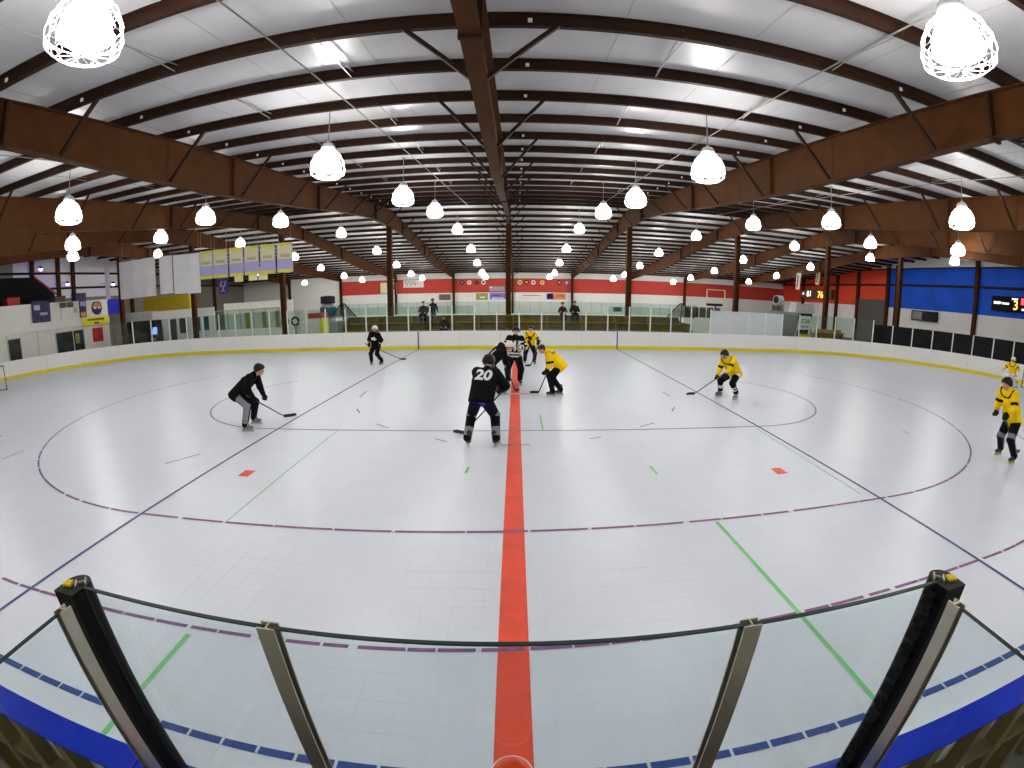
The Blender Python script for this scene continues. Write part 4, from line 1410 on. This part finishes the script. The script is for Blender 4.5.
def ik(a, b, l1, l2, hint):
    """joint between a and b with bone lengths l1, l2, bending towards hint"""
    a, b, hint = np.array(a, float), np.array(b, float), np.array(hint, float)
    d = b - a
    L = np.linalg.norm(d)
    if L > (l1 + l2) * 0.995:
        b = a + d / L * (l1 + l2) * 0.995
        d = b - a
        L = np.linalg.norm(d)
    u = d / L
    x = (l1 * l1 - l2 * l2 + L * L) / (2 * L)
    h_ = math.sqrt(max(l1 * l1 - x * x, 0))
    p = hint - (hint @ u) * u
    p /= max(np.linalg.norm(p), 1e-6)
    return a + u * x + p * h_, b


# one inline skate, toe towards +y, sole on z = 0
def skate_meshes(style):
    boot = smin([cone((0, -0.07, 0.13), (0, 0.13, 0.115), 0.045, 0.036), cone((0, -0.06, 0.14), (0, -0.04, 0.29), 0.052, 0.066), cone((0, 0.01, 0.16), (0, -0.01, 0.27), 0.05, 0.056)], 0.03)
    V, Q = surface(boot, boot.box[0] - 0.02, boot.box[1] + 0.02, 0.014)
    me = bpy.data.meshes.new('skate_boot')
    me.from_pydata(V.tolist(), [], Q.tolist())
    me.materials.append(MATS['skate_black' if style != 'grey' else 'skate_grey'])
    me.polygons.foreach_set('use_smooth', [True] * len(me.polygons))
    fr = MB().prism([(-0.12, 0.035), (0.15, 0.035), (0.11, 0.1), (-0.1, 0.1)], (-0.012, 0, 0), (0, 1, 0), (0, 0, 1), (0.024, 0, 0)).mesh('skate_frame', 'skate_grey')
    wh = MB().tube([(-0.012, 0, 0), (0.012, 0, 0)], 0.038, 12).mesh('skate_wheel', 'wheel_lime' if style == 'lime' else 'wheel_pale')
    return me, fr, wh


SKATES = {s: skate_meshes(s) for s in ('black', 'grey', 'lime')}


def add_skate(parent, pos, yaw, style, roll=0.0):
    bo, fr, wh = SKATES[style]
    o = link('skate', bo, parent, pos)
    o.rotation_euler = (0, roll, yaw)
    link('skate_frame', fr, o)
    for y in (-0.115, -0.035, 0.045, 0.125):
        link('skate_wheel', wh, o, (0, y + 0.01, 0.038))
    return o


def hand_sdf(wrist, palm, axis, bend, k=1.0, fat=1.0):
    """palm with four fingers closing round an axis and an opposing thumb"""
    w_, p_, a_ = np.array(wrist, float), np.array(palm, float), np.array(axis, float)
    a_ /= np.linalg.norm(a_)
    fwd = p_ - w_
    fwd /= max(np.linalg.norm(fwd), 1e-6)
    fwd = fwd - (fwd @ a_) * a_
    if np.linalg.norm(fwd) < 0.2:
        fwd = np.cross(a_, np.array([0, 0, 1.0]))
    fwd /= np.linalg.norm(fwd)
    nrm = np.cross(a_, fwd) * bend
    fs = [cone(w_, p_ - fwd * 0.02 * k, 0.034 * k * fat, 0.03 * k * fat),
          cone(p_ - a_ * 0.025 * k - fwd * 0.01 * k, p_ + a_ * 0.025 * k - fwd * 0.01 * k, 0.026 * k * fat, 0.026 * k * fat)]
    for i, (o_, L) in enumerate(((-0.036, 0.85), (-0.012, 1.0), (0.012, 0.97), (0.036, 0.75))):
        k0 = p_ + a_ * o_ * k + fwd * 0.02 * k
        k1 = k0 + fwd * 0.035 * L * k + nrm * 0.012 * k
        k2 = k1 + fwd * 0.004 * k + nrm * 0.032 * L * k
        k3 = k2 - fwd * 0.028 * L * k + nrm * 0.006 * k
        r = 0.0105 * k * fat
        fs += [cone(k0, k1, r * 1.1, r), cone(k1, k2, r, r), cone(k2, k3, r, r * 0.85)]
    t0 = p_ - a_ * 0.03 * k - fwd * 0.025 * k
    t1 = t0 - a_ * 0.02 * k + nrm * 0.035 * k + fwd * 0.012 * k
    t2 = t1 + fwd * 0.032 * k + nrm * 0.006 * k + a_ * 0.006 * k
    fs += [cone(t0, t1, 0.014 * k * fat, 0.012 * k * fat), cone(t1, t2, 0.012 * k * fat, 0.0095 * k * fat)]
    return smin(fs, 0.008)


def person(label, group, pelvis, neck, head, look, face, feet, hands, o):
    """pose in world metres. face: yaw of the chest (0 = +y). feet: ((x,y,yaw),(x,y,yaw)) as left, right of the person.
    hands: (left, right). o: outfit options"""
    sc_ = o.get('scale', 1.0)
    base = np.array([(feet[0][0] + feet[1][0]) / 2, (feet[0][1] + feet[1][1]) / 2, o.get('ground', 0.0)])
    W = lambda p: np.array(p, float) - base
    P, N, Hc = W(pelvis), W(neck), W(head)
    N = Hc - (Hc - N) / np.linalg.norm(Hc - N) * 0.20          # neck base stays close under the head
    fy = math.radians(face)
    F = np.array([-math.sin(fy), math.cos(fy), 0])
    T_ = (N - P) / np.linalg.norm(N - P)
    Rt = np.cross(F, T_)
    Rt /= np.linalg.norm(Rt)
    Fc = np.cross(T_, Rt)                       # chest normal
    hipR = np.array([math.cos(fy), math.sin(fy), 0])
    lk = np.array(look, float)
    lk /= np.linalg.norm(lk)
    hu = (Hc - N) / np.linalg.norm(Hc - N) * 0.5 + np.array([0, 0, 0.5])
    hu = hu - (hu @ lk) * lk
    hu /= np.linalg.norm(hu)
    hr = np.cross(lk, hu)
    skates = o.get('skates')
    ank_z = 0.20 if skates else 0.09
    sh_w, hp_w = 0.185 * sc_, 0.10 * sc_
    l_th, l_sh, l_ua, l_fa = 0.45 * sc_, 0.44 * sc_, 0.30 * sc_, 0.27 * sc_
    J = {}
    for i, s in enumerate((-1, 1)):
        hip = P + hipR * hp_w * s - np.array([0, 0, 0.03])
        fx, fy_, fyaw = feet[i][:3]
        yaw = math.radians(fyaw)
        fd = np.array([-math.sin(yaw), math.cos(yaw), 0])
        ank = W((fx, fy_, base[2])) + np.array([0, 0, ank_z]) - fd * 0.04
        if len(feet[i]) > 3:
            ank[2] += feet[i][3]
        kn, ank = ik(hip, ank, l_th, l_sh, fd + F * 0.3 + hipR * s * o.get('knee_out', 0.1))
        shd = N - T_ * 0.05 + Rt * sh_w * s
        hd = W(hands[i])
        hint = o.get('elbow', (-0.2, 0.6))
        el, hd = ik(shd, hd, l_ua, l_fa + 0.03, -T_ * 0.7 + Rt * s * hint[1] + Fc * hint[0])
        wr = hd + (el - hd) / np.linalg.norm(el - hd) * 0.05
        J[s] = dict(hip=hip, kn=kn, ank=ank, fd=fd, yaw=yaw, sh=shd, el=el, wr=wr, hd=hd)
    q = sc_
    C_ = P + (N - P) * 0.62
    # ---- body: one continuous surface from head to ankles
    fs = [cone(P - Rt * 0.055 * q, C_ - Rt * 0.075 * q, 0.11 * q, 0.105 * q), cone(P + Rt * 0.055 * q, C_ + Rt * 0.075 * q, 0.11 * q, 0.105 * q),
          cone(C_ - Rt * 0.075 * q, N - T_ * 0.06 - Rt * 0.09 * q, 0.105 * q, 0.07 * q), cone(C_ + Rt * 0.075 * q, N - T_ * 0.06 + Rt * 0.09 * q, 0.105 * q, 0.07 * q),
          cone(N - T_ * 0.05, Hc - hu * 0.07 - lk * 0.015, 0.06 * q, 0.052 * q)]
    for s in (-1, 1):
        j = J[s]
        fs += [cone(j['hip'], j['kn'], 0.088 * q, 0.06 * q), cone(j['kn'], j['kn'] * 0.6 + j['ank'] * 0.4, 0.06 * q, 0.058 * q), cone(j['kn'] * 0.6 + j['ank'] * 0.4, j['ank'], 0.058 * q, 0.04 * q),
               cone(j['ank'], j['ank'] + j['fd'] * (0.03 if skates else 0.1) - np.array([0, 0, 0.03]), 0.04, 0.03),
               cone(j['sh'], j['el'], 0.056 * q, 0.043 * q), cone(j['el'], j['wr'], 0.043 * q, 0.03 * q), cone(j['wr'], j['hd'], 0.03 * q, 0.03 * q)]
    hs = 1.0
    fs += [cone(Hc + hu * 0.035 - lk * 0.02, Hc + hu * 0.02 + lk * 0.015, 0.088 * hs, 0.08 * hs), cone(Hc - hu * 0.01 + lk * 0.03, Hc - hu * 0.085 + lk * 0.055, 0.066, 0.038),
           cone(Hc + hu * 0.005 + lk * 0.095, Hc - hu * 0.03 + lk * 0.115, 0.012, 0.018)]
    for s in (-1, 1):
        fs.append(cone(Hc + hr * 0.082 * s + hu * 0.015 - lk * 0.01, Hc + hr * 0.085 * s - hu * 0.03, 0.018, 0.014))
    body = smin(fs, 0.035)
    po = sdf_object('person', body, 0.019, o.get('skin', 'skin'), None)
    po.location = base
    tag(po, label, 'person', group)
    for s in (-1, 1):
        MB().lathe([(0.001, -0.011), (0.008, -0.008), (0.011, 0), (0.008, 0.008), (0.001, 0.011)], 8, tuple(Hc + hr * 0.033 * s + hu * 0.012 + lk * 0.088)).build('eye', 'eye', po)
    MB().bar(Hc - hr * 0.024 - hu * 0.062 + lk * 0.094, Hc + hr * 0.024 - hu * 0.062 + lk * 0.094, 0.014, 0.01).build('mouth', 'lip', po)
    # ---- trousers
    fs = [cone(P - Rt * 0.05 + T_ * 0.02, P + Rt * 0.05 + T_ * 0.02, 0.145 * q, 0.145 * q)]
    lw_ = o.get('leg_w', 1.0)
    for s in (-1, 1):
        j = J[s]
        e = j['ank'] + (j['kn'] - j['ank']) * (0.0 if not skates else -0.03)
        fs += [cone(j['hip'], j['kn'], 0.125 * q * lw_, 0.098 * q * lw_), cone(j['kn'], e, 0.098 * q * lw_, 0.08 * q * lw_)]
    pf = smin(fs, 0.03)
    zc = min(J[-1]['ank'][2], J[1]['ank'][2])
    pants_m = o.get('pants', ['pants_black'])

    def ppaint(Cn):
        m = np.zeros(len(Cn))
        if len(pants_m) > 1:
            for s in (-1, 1):
                j = J[s]
                d = j['ank'] - j['kn']
                t_ = ((Cn - j['kn']) @ d) / (d @ d)
                r = Cn - j['kn'] - t_[:, None] * d
                near_ = np.linalg.norm(r, axis=1) < 0.16
                for lo_, hi_, idx, side in o.get('leg_bands', ()):
                    sel = near_ & (t_ > lo_) & (t_ < hi_)
                    if side == 'out':
                        sel &= (r @ hipR) * s > 0.03
                    elif side == 'back':
                        sel &= (r @ F) < -0.0
                    m[sel] = idx
                d = j['kn'] - j['hip']
                t_ = ((Cn - j['hip']) @ d) / (d @ d)
                r = Cn - j['hip'] - t_[:, None] * d
                near_ = np.linalg.norm(r, axis=1) < 0.18
                for lo_, hi_, idx, side in o.get('thigh_bands', ()):
                    sel = near_ & (t_ > lo_) & (t_ < hi_)
                    if side == 'out':
                        sel &= (r @ hipR) * s > 0.04
                    m[sel] = idx
        return m
    sdf_object('trousers', pf, 0.019, pants_m, po, ppaint)
    # ---- jersey
    jl = o.get('hem', 0.14)
    fat = o.get('bulk', 1.0)
    fs = [cone(P - Rt * 0.06 - T_ * (jl - 0.02), C_ - Rt * 0.085 * q, 0.165 * q * fat, 0.145 * q * fat), cone(P + Rt * 0.06 - T_ * (jl - 0.02), C_ + Rt * 0.085 * q, 0.165 * q * fat, 0.145 * q * fat),
          cone(C_ - Rt * 0.085 * q, N - T_ * 0.07 - Rt * 0.10 * q, 0.145 * q * fat, 0.105 * q * fat), cone(C_ + Rt * 0.085 * q, N - T_ * 0.07 + Rt * 0.10 * q, 0.145 * q * fat, 0.105 * q * fat)]
    for s in (-1, 1):
        j = J[s]
        fs += [cone(j['sh'], j['el'], 0.098 * q * fat, 0.082 * q * fat), cone(j['el'], j['wr'] * 0.85 + j['el'] * 0.15, 0.082 * q * fat, 0.062 * q)]
    jf = smin(fs, 0.035)
    hem_o = P - T_ * jl
    body_only = cut(smin(fs[:4], 0.035), [(hem_o, T_)])
    arms_f = smin([cone(N - T_ * 0.09 - Rt * 0.05, N - T_ * 0.09 + Rt * 0.05, 0.06, 0.06)] + fs[4:], 0.035)
    collar = cone(N - T_ * 0.07, N + (Hc - N) * 0.2, 0.105 * q, 0.082)
    jf2 = smin([body_only, arms_f, collar], 0.03)
    jersey_m = o.get('jersey', ['jersey_black'])

    def jpaint(Cn):
        m = np.zeros(len(Cn))
        if o.get('stripes') == 'ref':
            h_ = (Cn - P) @ T_
            x = (Cn - P) @ Rt
            m[(np.abs(x) < 0.2) & (np.floor((h_ + 0.3) / 0.055) % 2 == 0) & (h_ < 0.18)] = 1
            m[(np.abs(x) < 0.2) & (np.abs(np.abs(x) - 0.07) < 0.03) & (h_ > 0.18)] = 1
            m[h_ > 0.50 * q] = 1
        for s in (-1, 1):
            j = J[s]
            for a_, b_, bands in ((j['sh'], j['el'], o.get('arm_bands', ())), (j['el'], j['wr'], o.get('cuff_bands', ()))):
                d = b_ - a_
                t_ = ((Cn - a_) @ d) / (d @ d)
                r = np.linalg.norm(Cn - a_ - t_[:, None] * d, axis=1)
                for lo_, hi_, idx in bands:
                    m[(r < 0.125) & (t_ > lo_) & (t_ < hi_)] = idx
        for lo_, hi_, idx in o.get('yoke', ()):       # ring from the neck over the shoulders
            rr = np.linalg.norm(Cn - N, axis=1)
            m[(rr > lo_) & (rr < hi_)] = idx
        for lo_, hi_, idx in o.get('hem_bands', ()):
            h_ = (Cn - hem_o) @ T_
            m[(h_ > lo_) & (h_ < hi_) & (np.abs((Cn - P) @ Rt) < 0.3)] = idx
        return m
    js = sdf_object('jersey', jf2, 0.017, jersey_m, po, jpaint)
    # ---- crest or number pressed on to the jersey
    for txt, size, side, m, up_ in o.get('print', ()):
        cu = bpy.data.curves.new('print', 'FONT')
        blob = txt in ('crest', 'bar')
        cu.body = 'o' if blob else txt
        cu.size = size
        cu.align_x = 'CENTER'
        cu.align_y = 'CENTER'
        cu.offset = size * 0.035
        to = bpy.data.objects.new('print', cu)
        COL.objects.link(to)
        me = bpy.data.meshes.new_from_object(to.evaluated_get(bpy.context.evaluated_depsgraph_get()))
        bpy.data.objects.remove(to)
        bm = bmesh.new()
        if blob:
            ey = 0.62 if txt == 'crest' else 0.28
            vs_ = [bm.verts.new((size * 0.5 * (1 + 0.18 * math.cos(5 * a)) * math.cos(a), size * 0.5 * ey * (1 + 0.18 * math.cos(5 * a)) * math.sin(a), 0)) for a in np.linspace(0, 2 * math.pi, 21)[:-1]]
            bm.faces.new(vs_)
        else:
            bm.from_mesh(me)
        bmesh.ops.triangulate(bm, faces=bm.faces)
        for _ in range(2):
            bmesh.ops.subdivide_edges(bm, edges=[e for e in bm.edges if e.calc_length() > 0.03], cuts=1)
            bmesh.ops.triangulate(bm, faces=bm.faces)
        tree = BVHTree.FromPolygons([v.co[:] for v in js.data.vertices], [p.vertices[:] for p in js.data.polygons])
        u_ = Rt * (1 if side == 'back' else -1)
        nn = Fc * (-1 if side == 'back' else 1)
        o_ = P + (N - P) * up_
        for v in bm.verts:
            st = Vector(o_ + u_ * v.co.x + T_ * v.co.y + nn * 0.6)
            hit = tree.ray_cast(st, Vector(-nn))[0]
            v.co = (hit if hit is not None else Vector(o_ + u_ * v.co.x + T_ * v.co.y + nn * 0.15)) + Vector(nn) * 0.006
        me2 = bpy.data.meshes.new('jersey_print')
        bm.to_mesh(me2)
        bm.free()
        me2.materials.append(MATS[m])
        link('jersey_print', me2, js)
    # ---- head wear
    hw = o.get('helmet')
    if hw:
        hf = smin([cone(Hc + hu * 0.045 - lk * 0.035, Hc + hu * 0.045 + lk * 0.02, 0.118, 0.112), cone(Hc + hu * 0.0 - lk * 0.03 - hr * 0.05, Hc + hu * 0.0 - lk * 0.03 + hr * 0.05, 0.085, 0.085)], 0.04)
        keep = [(Hc + hu * 0.03 + lk * 0.08, hu * 1.0 - lk * 0.62)]
        hf = cut(hf, keep + [(Hc - hu * 0.06, hu)])
        he = sdf_object('helmet', hf, 0.014, hw, po)
        if o.get('cage'):
            cg = MB()
            for i in range(4):
                z = 0.01 - 0.035 * i
                cg.tube([Hc + hr * 0.1 * math.sin(a) + lk * (0.03 + 0.105 * math.cos(a)) + hu * z for a in np.linspace(-1.3, 1.3, 9)], 0.004, 4)
            for a in np.linspace(-1.0, 1.0, 5):
                cg.tube([Hc + hr * 0.1 * math.sin(a) + lk * (0.03 + 0.105 * math.cos(a)) + hu * z for z in (0.03, -0.04, -0.1)], 0.004, 4)
            cg.build('face_cage', 'wire', he)
    else:
        hf = cut(smin([cone(Hc + hu * 0.05 - lk * 0.03, Hc + hu * 0.045 + lk * 0.01, 0.098, 0.09), cone(Hc + hu * 0.0 - lk * 0.045, Hc + hu * 0.04 - lk * 0.04, 0.075, 0.085)], 0.03), [(Hc + hu * 0.055 + lk * 0.075, hu - lk * 1.0)])
        sdf_object('hair', hf, 0.014, o.get('hair', 'hair'), po)
    # ---- hands or gloves
    axis = o.get('grip')
    for i, s in enumerate((-1, 1)):
        j = J[s]
        ax_ = np.array(axis if axis is not None else (Rt * 0.8 + F * 0.2 - T_ * 0.2), float)
        k = 1.28 if o.get('gloves') else 1.0
        hf = hand_sdf(j['wr'], j['hd'], ax_, s, k, 1.25 if o.get('gloves') else 1.0)
        if o.get('gloves'):
            hf = smin([hf, cone(j['wr'] + (j['el'] - j['wr']) * 0.2, j['wr'], 0.064, 0.05)], 0.01)
            sdf_object('glove', hf, 0.0105, o['gloves'], po)
        else:
            sdf_object('hand', hf, 0.0085, o.get('skin', 'skin'), po)
        if skates:
            zz = feet[i][3] if len(feet[i]) > 3 else 0.0
            f0 = W((feet[i][0], feet[i][1], base[2] + zz))
            add_skate(po, tuple(f0), j['yaw'], skates, o.get('skate_roll', 0.0) * s)
        else:
            sf = smin([cone(j['ank'] - np.array([0, 0, 0.045]) - j['fd'] * 0.02, j['ank'] + j['fd'] * 0.16 - np.array([0, 0, 0.05]), 0.045, 0.038)], 0.01)
            sf = cut(sf, [((0, 0, j['ank'][2] - 0.088), (0, 0, 1))])
            sdf_object('shoe', sf, 0.014, 'charcoal', po)
        if o.get('leg_pad'):
            d = j['ank'] - j['kn']
            pf_ = cone(j['kn'] - d * 0.35 + j['fd'] * 0.09, j['ank'] + j['fd'] * 0.12 - np.array([0, 0, 0.05]), 0.13, 0.12)
            sdf_object('leg_pad', pf_, 0.025, 'trim_white', po)
    return po, J, base


def stick(label, top, heel, toe, group=None, m='stick_black', grey=False):
    """hockey stick: shaft from top to heel, blade lying heel to toe"""
    t = thing('hockey_stick', label, 'hockey stick', (heel[0], heel[1], 0.0), group=group)
    L = lambda p: Vector(p) - Vector((heel[0], heel[1], 0.0))
    a, h_, e = L(top), L((heel[0], heel[1], 0.05)), L((toe[0], toe[1], 0.045))
    MB().bar(a, h_, 0.032, 0.024).build('shaft', 'stick_grey' if grey else m, t)
    MB().bar(a, a + (h_ - a).normalized() * 0.12, 0.038, 0.03).build('grip_tape', 'tape_white' if grey else 'stick_grey', t)
    b = MB()
    d = (e - h_)
    n = d.cross(Vector((0, 0, 1))).normalized()
    pts = [h_ + d * (i / 5) + n * 0.03 * math.sin(math.pi * i / 5 * 0.9) for i in range(6)]
    for p, q in zip(pts, pts[1:]):
        b.bar(p, q, 0.014, 0.082 if q is not pts[-1] else 0.065)
    b.build('blade', m, t)
    return t


BK = dict(jersey=['jersey_black', 'trim_white'], pants=['pants_black', 'trim_grey'], helmet='helmet_black', gloves='glove_black', skates='black')
YL = dict(jersey=['jersey_yellow', 'jersey_black'], pants=['pants_black', 'trim_grey'], helmet='helmet_black', gloves='glove_black', skates='black',
          arm_bands=((0.62, 0.86, 1),), yoke=((0.17, 0.215, 1),))

# player with the number 20, seen from behind
p20 = person('hockey player in black with white 20 on the back, bent forward', None, (-0.66, 8.46, 0.99), (-0.57, 8.80, 1.47), (-0.52, 8.9, 1.68), (0.3, 0.9, -0.25), -12,
       ((-0.97, 8.5, 18), (-0.36, 8.5, -22)), ((-0.62, 8.98, 0.86), (-0.3, 8.88, 1.06)),
       dict(BK, scale=1.06, bulk=1.12, pants=['pants_black', 'trim_grey', 'pants_navy'], leg_bands=((-0.12, 0.1, 1, ''), (0.55, 0.95, 1, 'back')), thigh_bands=((-0.2, 0.5, 2, ''),),
            print=(('20', 0.34, 'back', 'trim_white', 0.72),), cage=True, grip=(0.44, -0.1, 0.2), knee_out=-0.1, hem=0.08, skate_roll=-0.12, elbow=(-0.1, 0.9)))
MB().prism([(-0.09, 0.03), (-0.01, 0.03), (0.02, 0.05), (0.08, 0.0), (0.02, -0.06), (-0.01, 0.0)], (-0.64 - p20[2][0], 8.285 - p20[2][1], 0.93), (1, 0, 0), (0, 0, 1), (0, 0.03, 0)).build('seat_patch', 'trim_blue', p20[0])
stick('black hockey stick held low by the player numbered 20', (-0.2, 8.84, 1.12), (-1.12, 9.22, 0.0), (-1.38, 9.36, 0.0))

# skater in black by the blue line, bent and facing along the rink
person('hockey player in black crouching with stick beside the blue line', None, (-6.86, 9.55, 0.88), (-6.42, 9.58, 1.27), (-6.17, 9.6, 1.44), (0.95, 0.15, -0.2), -85,
       ((-6.62, 9.84, -80), (-6.46, 9.2, -80)), ((-6.2, 9.78, 0.66), (-6.34, 9.5, 0.74)),
       dict(BK, leg_bands=((-0.1, 1.0, 1, 'out'),), thigh_bands=((0.3, 1.1, 1, 'out'),), print=(('bar', 0.34, 'back', 'trim_white', 0.62),), skates='grey', grip=(0.5, 0.45, -0.3), elbow=(-0.1, 0.3)))
stick('black hockey stick reaching to the blue line from the crouching player', (-6.52, 9.42, 0.86), (-6.16, 10.5, 0.0), (-5.9, 10.72, 0.0))

# skater in black with white helmet near the far boards
person('hockey player in black with white helmet by the far boards', None, (-6.43, 19.65, 0.93), (-6.42, 19.45, 1.43), (-6.36, 19.36, 1.68), (0.25, -0.95, -0.1), 172,
       ((-6.20, 19.6, 160), (-6.68, 19.6, 185)), ((-6.16, 19.3, 0.92), (-6.62, 19.28, 0.98)),
       dict(BK, helmet='helmet_white', print=(('crest', 0.26, 'chest', 'trim_white', 0.62),), cuff_bands=((0.7, 0.85, 1),), grip=(0.5, 0.6, -0.4), elbow=(-0.3, 0.7)))
stick('hockey stick of the white-helmeted player, blade on the blue line', (-6.75, 19.1, 1.05), (-5.72, 21.2, 0.0), (-5.42, 21.22, 0.0))

# face-off player in black, bent double, white helmet
person('hockey player in black with white helmet bent double at the face-off', None, (-0.82, 13.55, 0.98), (-0.45, 13.45, 1.42), (-0.17, 13.38, 1.50), (0.8, -0.4, -0.45), -75,
       ((-0.62, 13.78, -70), (-0.42, 13.2, -85)), ((-0.12, 13.75, 0.62), (-0.18, 13.3, 0.72)),
       dict(BK, helmet='helmet_white', bulk=1.15, print=(('1', 0.28, 'back', 'trim_white', 0.55),), hem_bands=((0.0, 0.05, 1),), skates='grey', grip=(0.3, 0.3, -0.5), elbow=(0.0, 0.9)))
stick('black hockey stick of the face-off player in black', (-0.3, 13.2, 0.95), (0.0, 13.72, 0.0), (0.12, 13.95, 0.0))

# referee
person('referee in black and white striped shirt standing on the red line', None, (-0.02, 14.85, 1.03), (0.0, 14.78, 1.62), (0.03, 14.74, 1.87), (0.1, -0.98, -0.15), 178,
       ((0.17, 14.85, 195), (-0.25, 14.85, 165)), ((0.1, 14.48, 1.32), (-0.22, 14.5, 1.22)),
       dict(jersey=['jersey_white', 'jersey_black'], pants=['pants_black'], stripes='ref', arm_bands=((-0.3, 0.25, 1), (0.45, 0.65, 1), (0.85, 1.05, 1)), cuff_bands=((0.2, 0.4, 1), (0.6, 0.8, 1)),
            skates='black', scale=1.08, hem=0.08, elbow=(-0.2, 0.8), helmet='helmet_black', skin='skin', leg_w=1.05))

# face-off player in yellow
person('hockey player in yellow bent double at the face-off', None, (1.38, 13.15, 0.96), (0.98, 13.12, 1.34), (0.80, 13.08, 1.44), (-0.85, -0.15, -0.5), 88,
       ((1.1, 12.98, 75), (1.36, 13.2, 95)), ((0.90, 12.95, 0.74), (1.0, 13.2, 0.66)),
       dict(YL, bulk=1.12, cuff_bands=((0.5, 1.0, 1),), helmet=None, hair='hair', yoke=((0.2, 0.24, 1),), hem_bands=(), grip=(0.25, 0.6, -0.7) and (0.35, -0.2, 0.75), elbow=(0.0, 0.3), print=(('crest', 0.14, 'chest', 'jersey_black', 0.6),)))
stick('black hockey stick of the face-off player in yellow', (1.08, 13.1, 0.98), (0.74, 13.42, 0.0), (0.46, 13.44, 0.0))

# yellow player behind the referee
person('hockey player in yellow standing behind the referee', None, (0.64, 19.72, 0.86), (0.66, 19.6, 1.37), (0.68, 19.52, 1.61), (-0.1, -0.97, -0.15), 180,
       ((0.86, 19.68, 195), (0.42, 19.68, 175)), ((1.0, 19.35, 0.95), (0.7, 19.3, 0.8)),
       dict(YL, pants=['pants_navy', 'trim_grey'], print=(('crest', 0.2, 'chest', 'jersey_black', 0.6),), elbow=(-0.3, 0.8), cuff_bands=((0.3, 1.0, 1),), grip=(0.5, 0.2, 0.3), scale=0.98, hem=0.1))
stick('hockey stick held by the yellow player behind the referee', (1.1, 19.3, 1.1), (0.66, 18.95, 0.0), (0.42, 18.85, 0.0))

# yellow player by the blue line
person('hockey player in yellow crouching beside the other blue line', None, (6.88, 12.62, 0.84), (6.52, 12.45, 1.27), (6.33, 12.36, 1.42), (-0.8, -0.45, -0.3), 125,
       ((6.86, 12.4, 120), (6.56, 12.95, 105)), ((6.30, 12.12, 0.82), (6.2, 12.5, 0.70)),
       dict(YL, pants=['pants_black', 'trim_white', 'trim_red'], thigh_bands=((-0.3, 0.35, 1, ''),), leg_bands=((0.3, 0.62, 1, ''), (0.36, 0.56, 2, 'out'), (0.95, 1.2, 1, '')), yoke=((0.16, 0.2, 1),), print=(('crest', 0.2, 'chest', 'jersey_black', 0.55),),
            cage=True, skates='grey', grip=(-0.4, 0.5, -0.5), elbow=(-0.1, 0.35)))
stick('black hockey stick reaching to the blue line from the player in yellow', (6.48, 12.3, 0.95), (5.78, 13.15, 0.0), (5.48, 13.1, 0.0))

# yellow player gliding near the end of the rink
person('hockey player in yellow gliding upright away from the goal', None, (11.08, 6.06, 0.98), (10.74, 6.08, 1.54), (10.50, 6.07, 1.78), (-0.97, 0.1, -0.15), 85,
       ((11.04, 5.82, 90), (11.36, 6.4, 90)), ((10.34, 5.86, 1.14), (10.5, 6.2, 1.1)),
       dict(YL, pants=['pants_black', 'trim_grey'], leg_bands=((0.1, 0.9, 1, 'back'),), thigh_bands=((0.75, 1.0, 1, ''),), skates='lime', yoke=((0.15, 0.19, 1),), grip=(-0.1, 0.9, -0.3), elbow=(0.0, 0.4)))
stick('black hockey stick of the gliding player in yellow', (10.3, 5.9, 1.2), (12.1, 6.35, 0.0), (12.4, 6.4, 0.0))

# goalkeeper
person('goalkeeper in yellow with white leg pads and white mask', None, (25.35, 14.4, 0.72), (25.15, 14.35, 1.18), (25.05, 14.33, 1.40), (-0.95, -0.2, -0.15), 95,
       ((25.2, 14.05, 80), (25.25, 14.7, 100)), ((24.85, 13.85, 0.8), (24.85, 14.8, 0.8)),
       dict(YL, helmet='helmet_white', cage=True, pants=['trim_white'], leg_pad=True, bulk=1.15, gloves='trim_white', elbow=(-0.1, 0.8)))

# spectators on the bleacher
person('spectator in dark coat and grey trousers standing on the bleacher', None, (-5.1, 26.95, 2.12), (-5.1, 26.93, 2.6), (-5.1, 26.88, 2.85), (0.2, -1, -0.1), 180,
       ((-4.98, 26.9, 190), (-5.22, 26.9, 170)), ((-4.75, 26.75, 2.15), (-5.3, 26.7, 2.2)), dict(jersey=['coat_dark'], pants=['pants_grey'], ground=1.505, scale=0.82, skin='skin_deep', leg_w=0.95))
for i, (x, y, z, m, lb) in enumerate(((-5.75, 27.28, 1.93, 'coat_dark', 'spectator in black sitting beside the standing spectator'), (-4.3, 26.3, 1.07, 'coat_dark', 'spectator in dark jacket sitting low on the bleacher'),
                                      (3.65, 27.3, 1.93, 'coat_dark', 'spectator in black coat sitting on the top bleacher row'), (2.9, 27.3, 1.93, 'coat_maroon', 'smaller spectator in dark maroon beside the black coat'))):
    q = 0.78 if i == 3 else 0.9
    person(lb, None, (x, y, z + 0.12), (x, y - 0.05, z + 0.12 + 0.46 * q), (x, y - 0.1, z + 0.14 + 0.68 * q), (0.1, -1, -0.2), 180,
           ((x + 0.12, y - 0.38, 185), (x - 0.12, y - 0.38, 175)), ((x + 0.14, y - 0.36, z + 0.2), (x - 0.14, y - 0.36, z + 0.2)),
           dict(jersey=[m], pants=['pants_navy' if i % 2 else 'pants_black'], ground=z - 0.43, scale=q, hem=0.05))
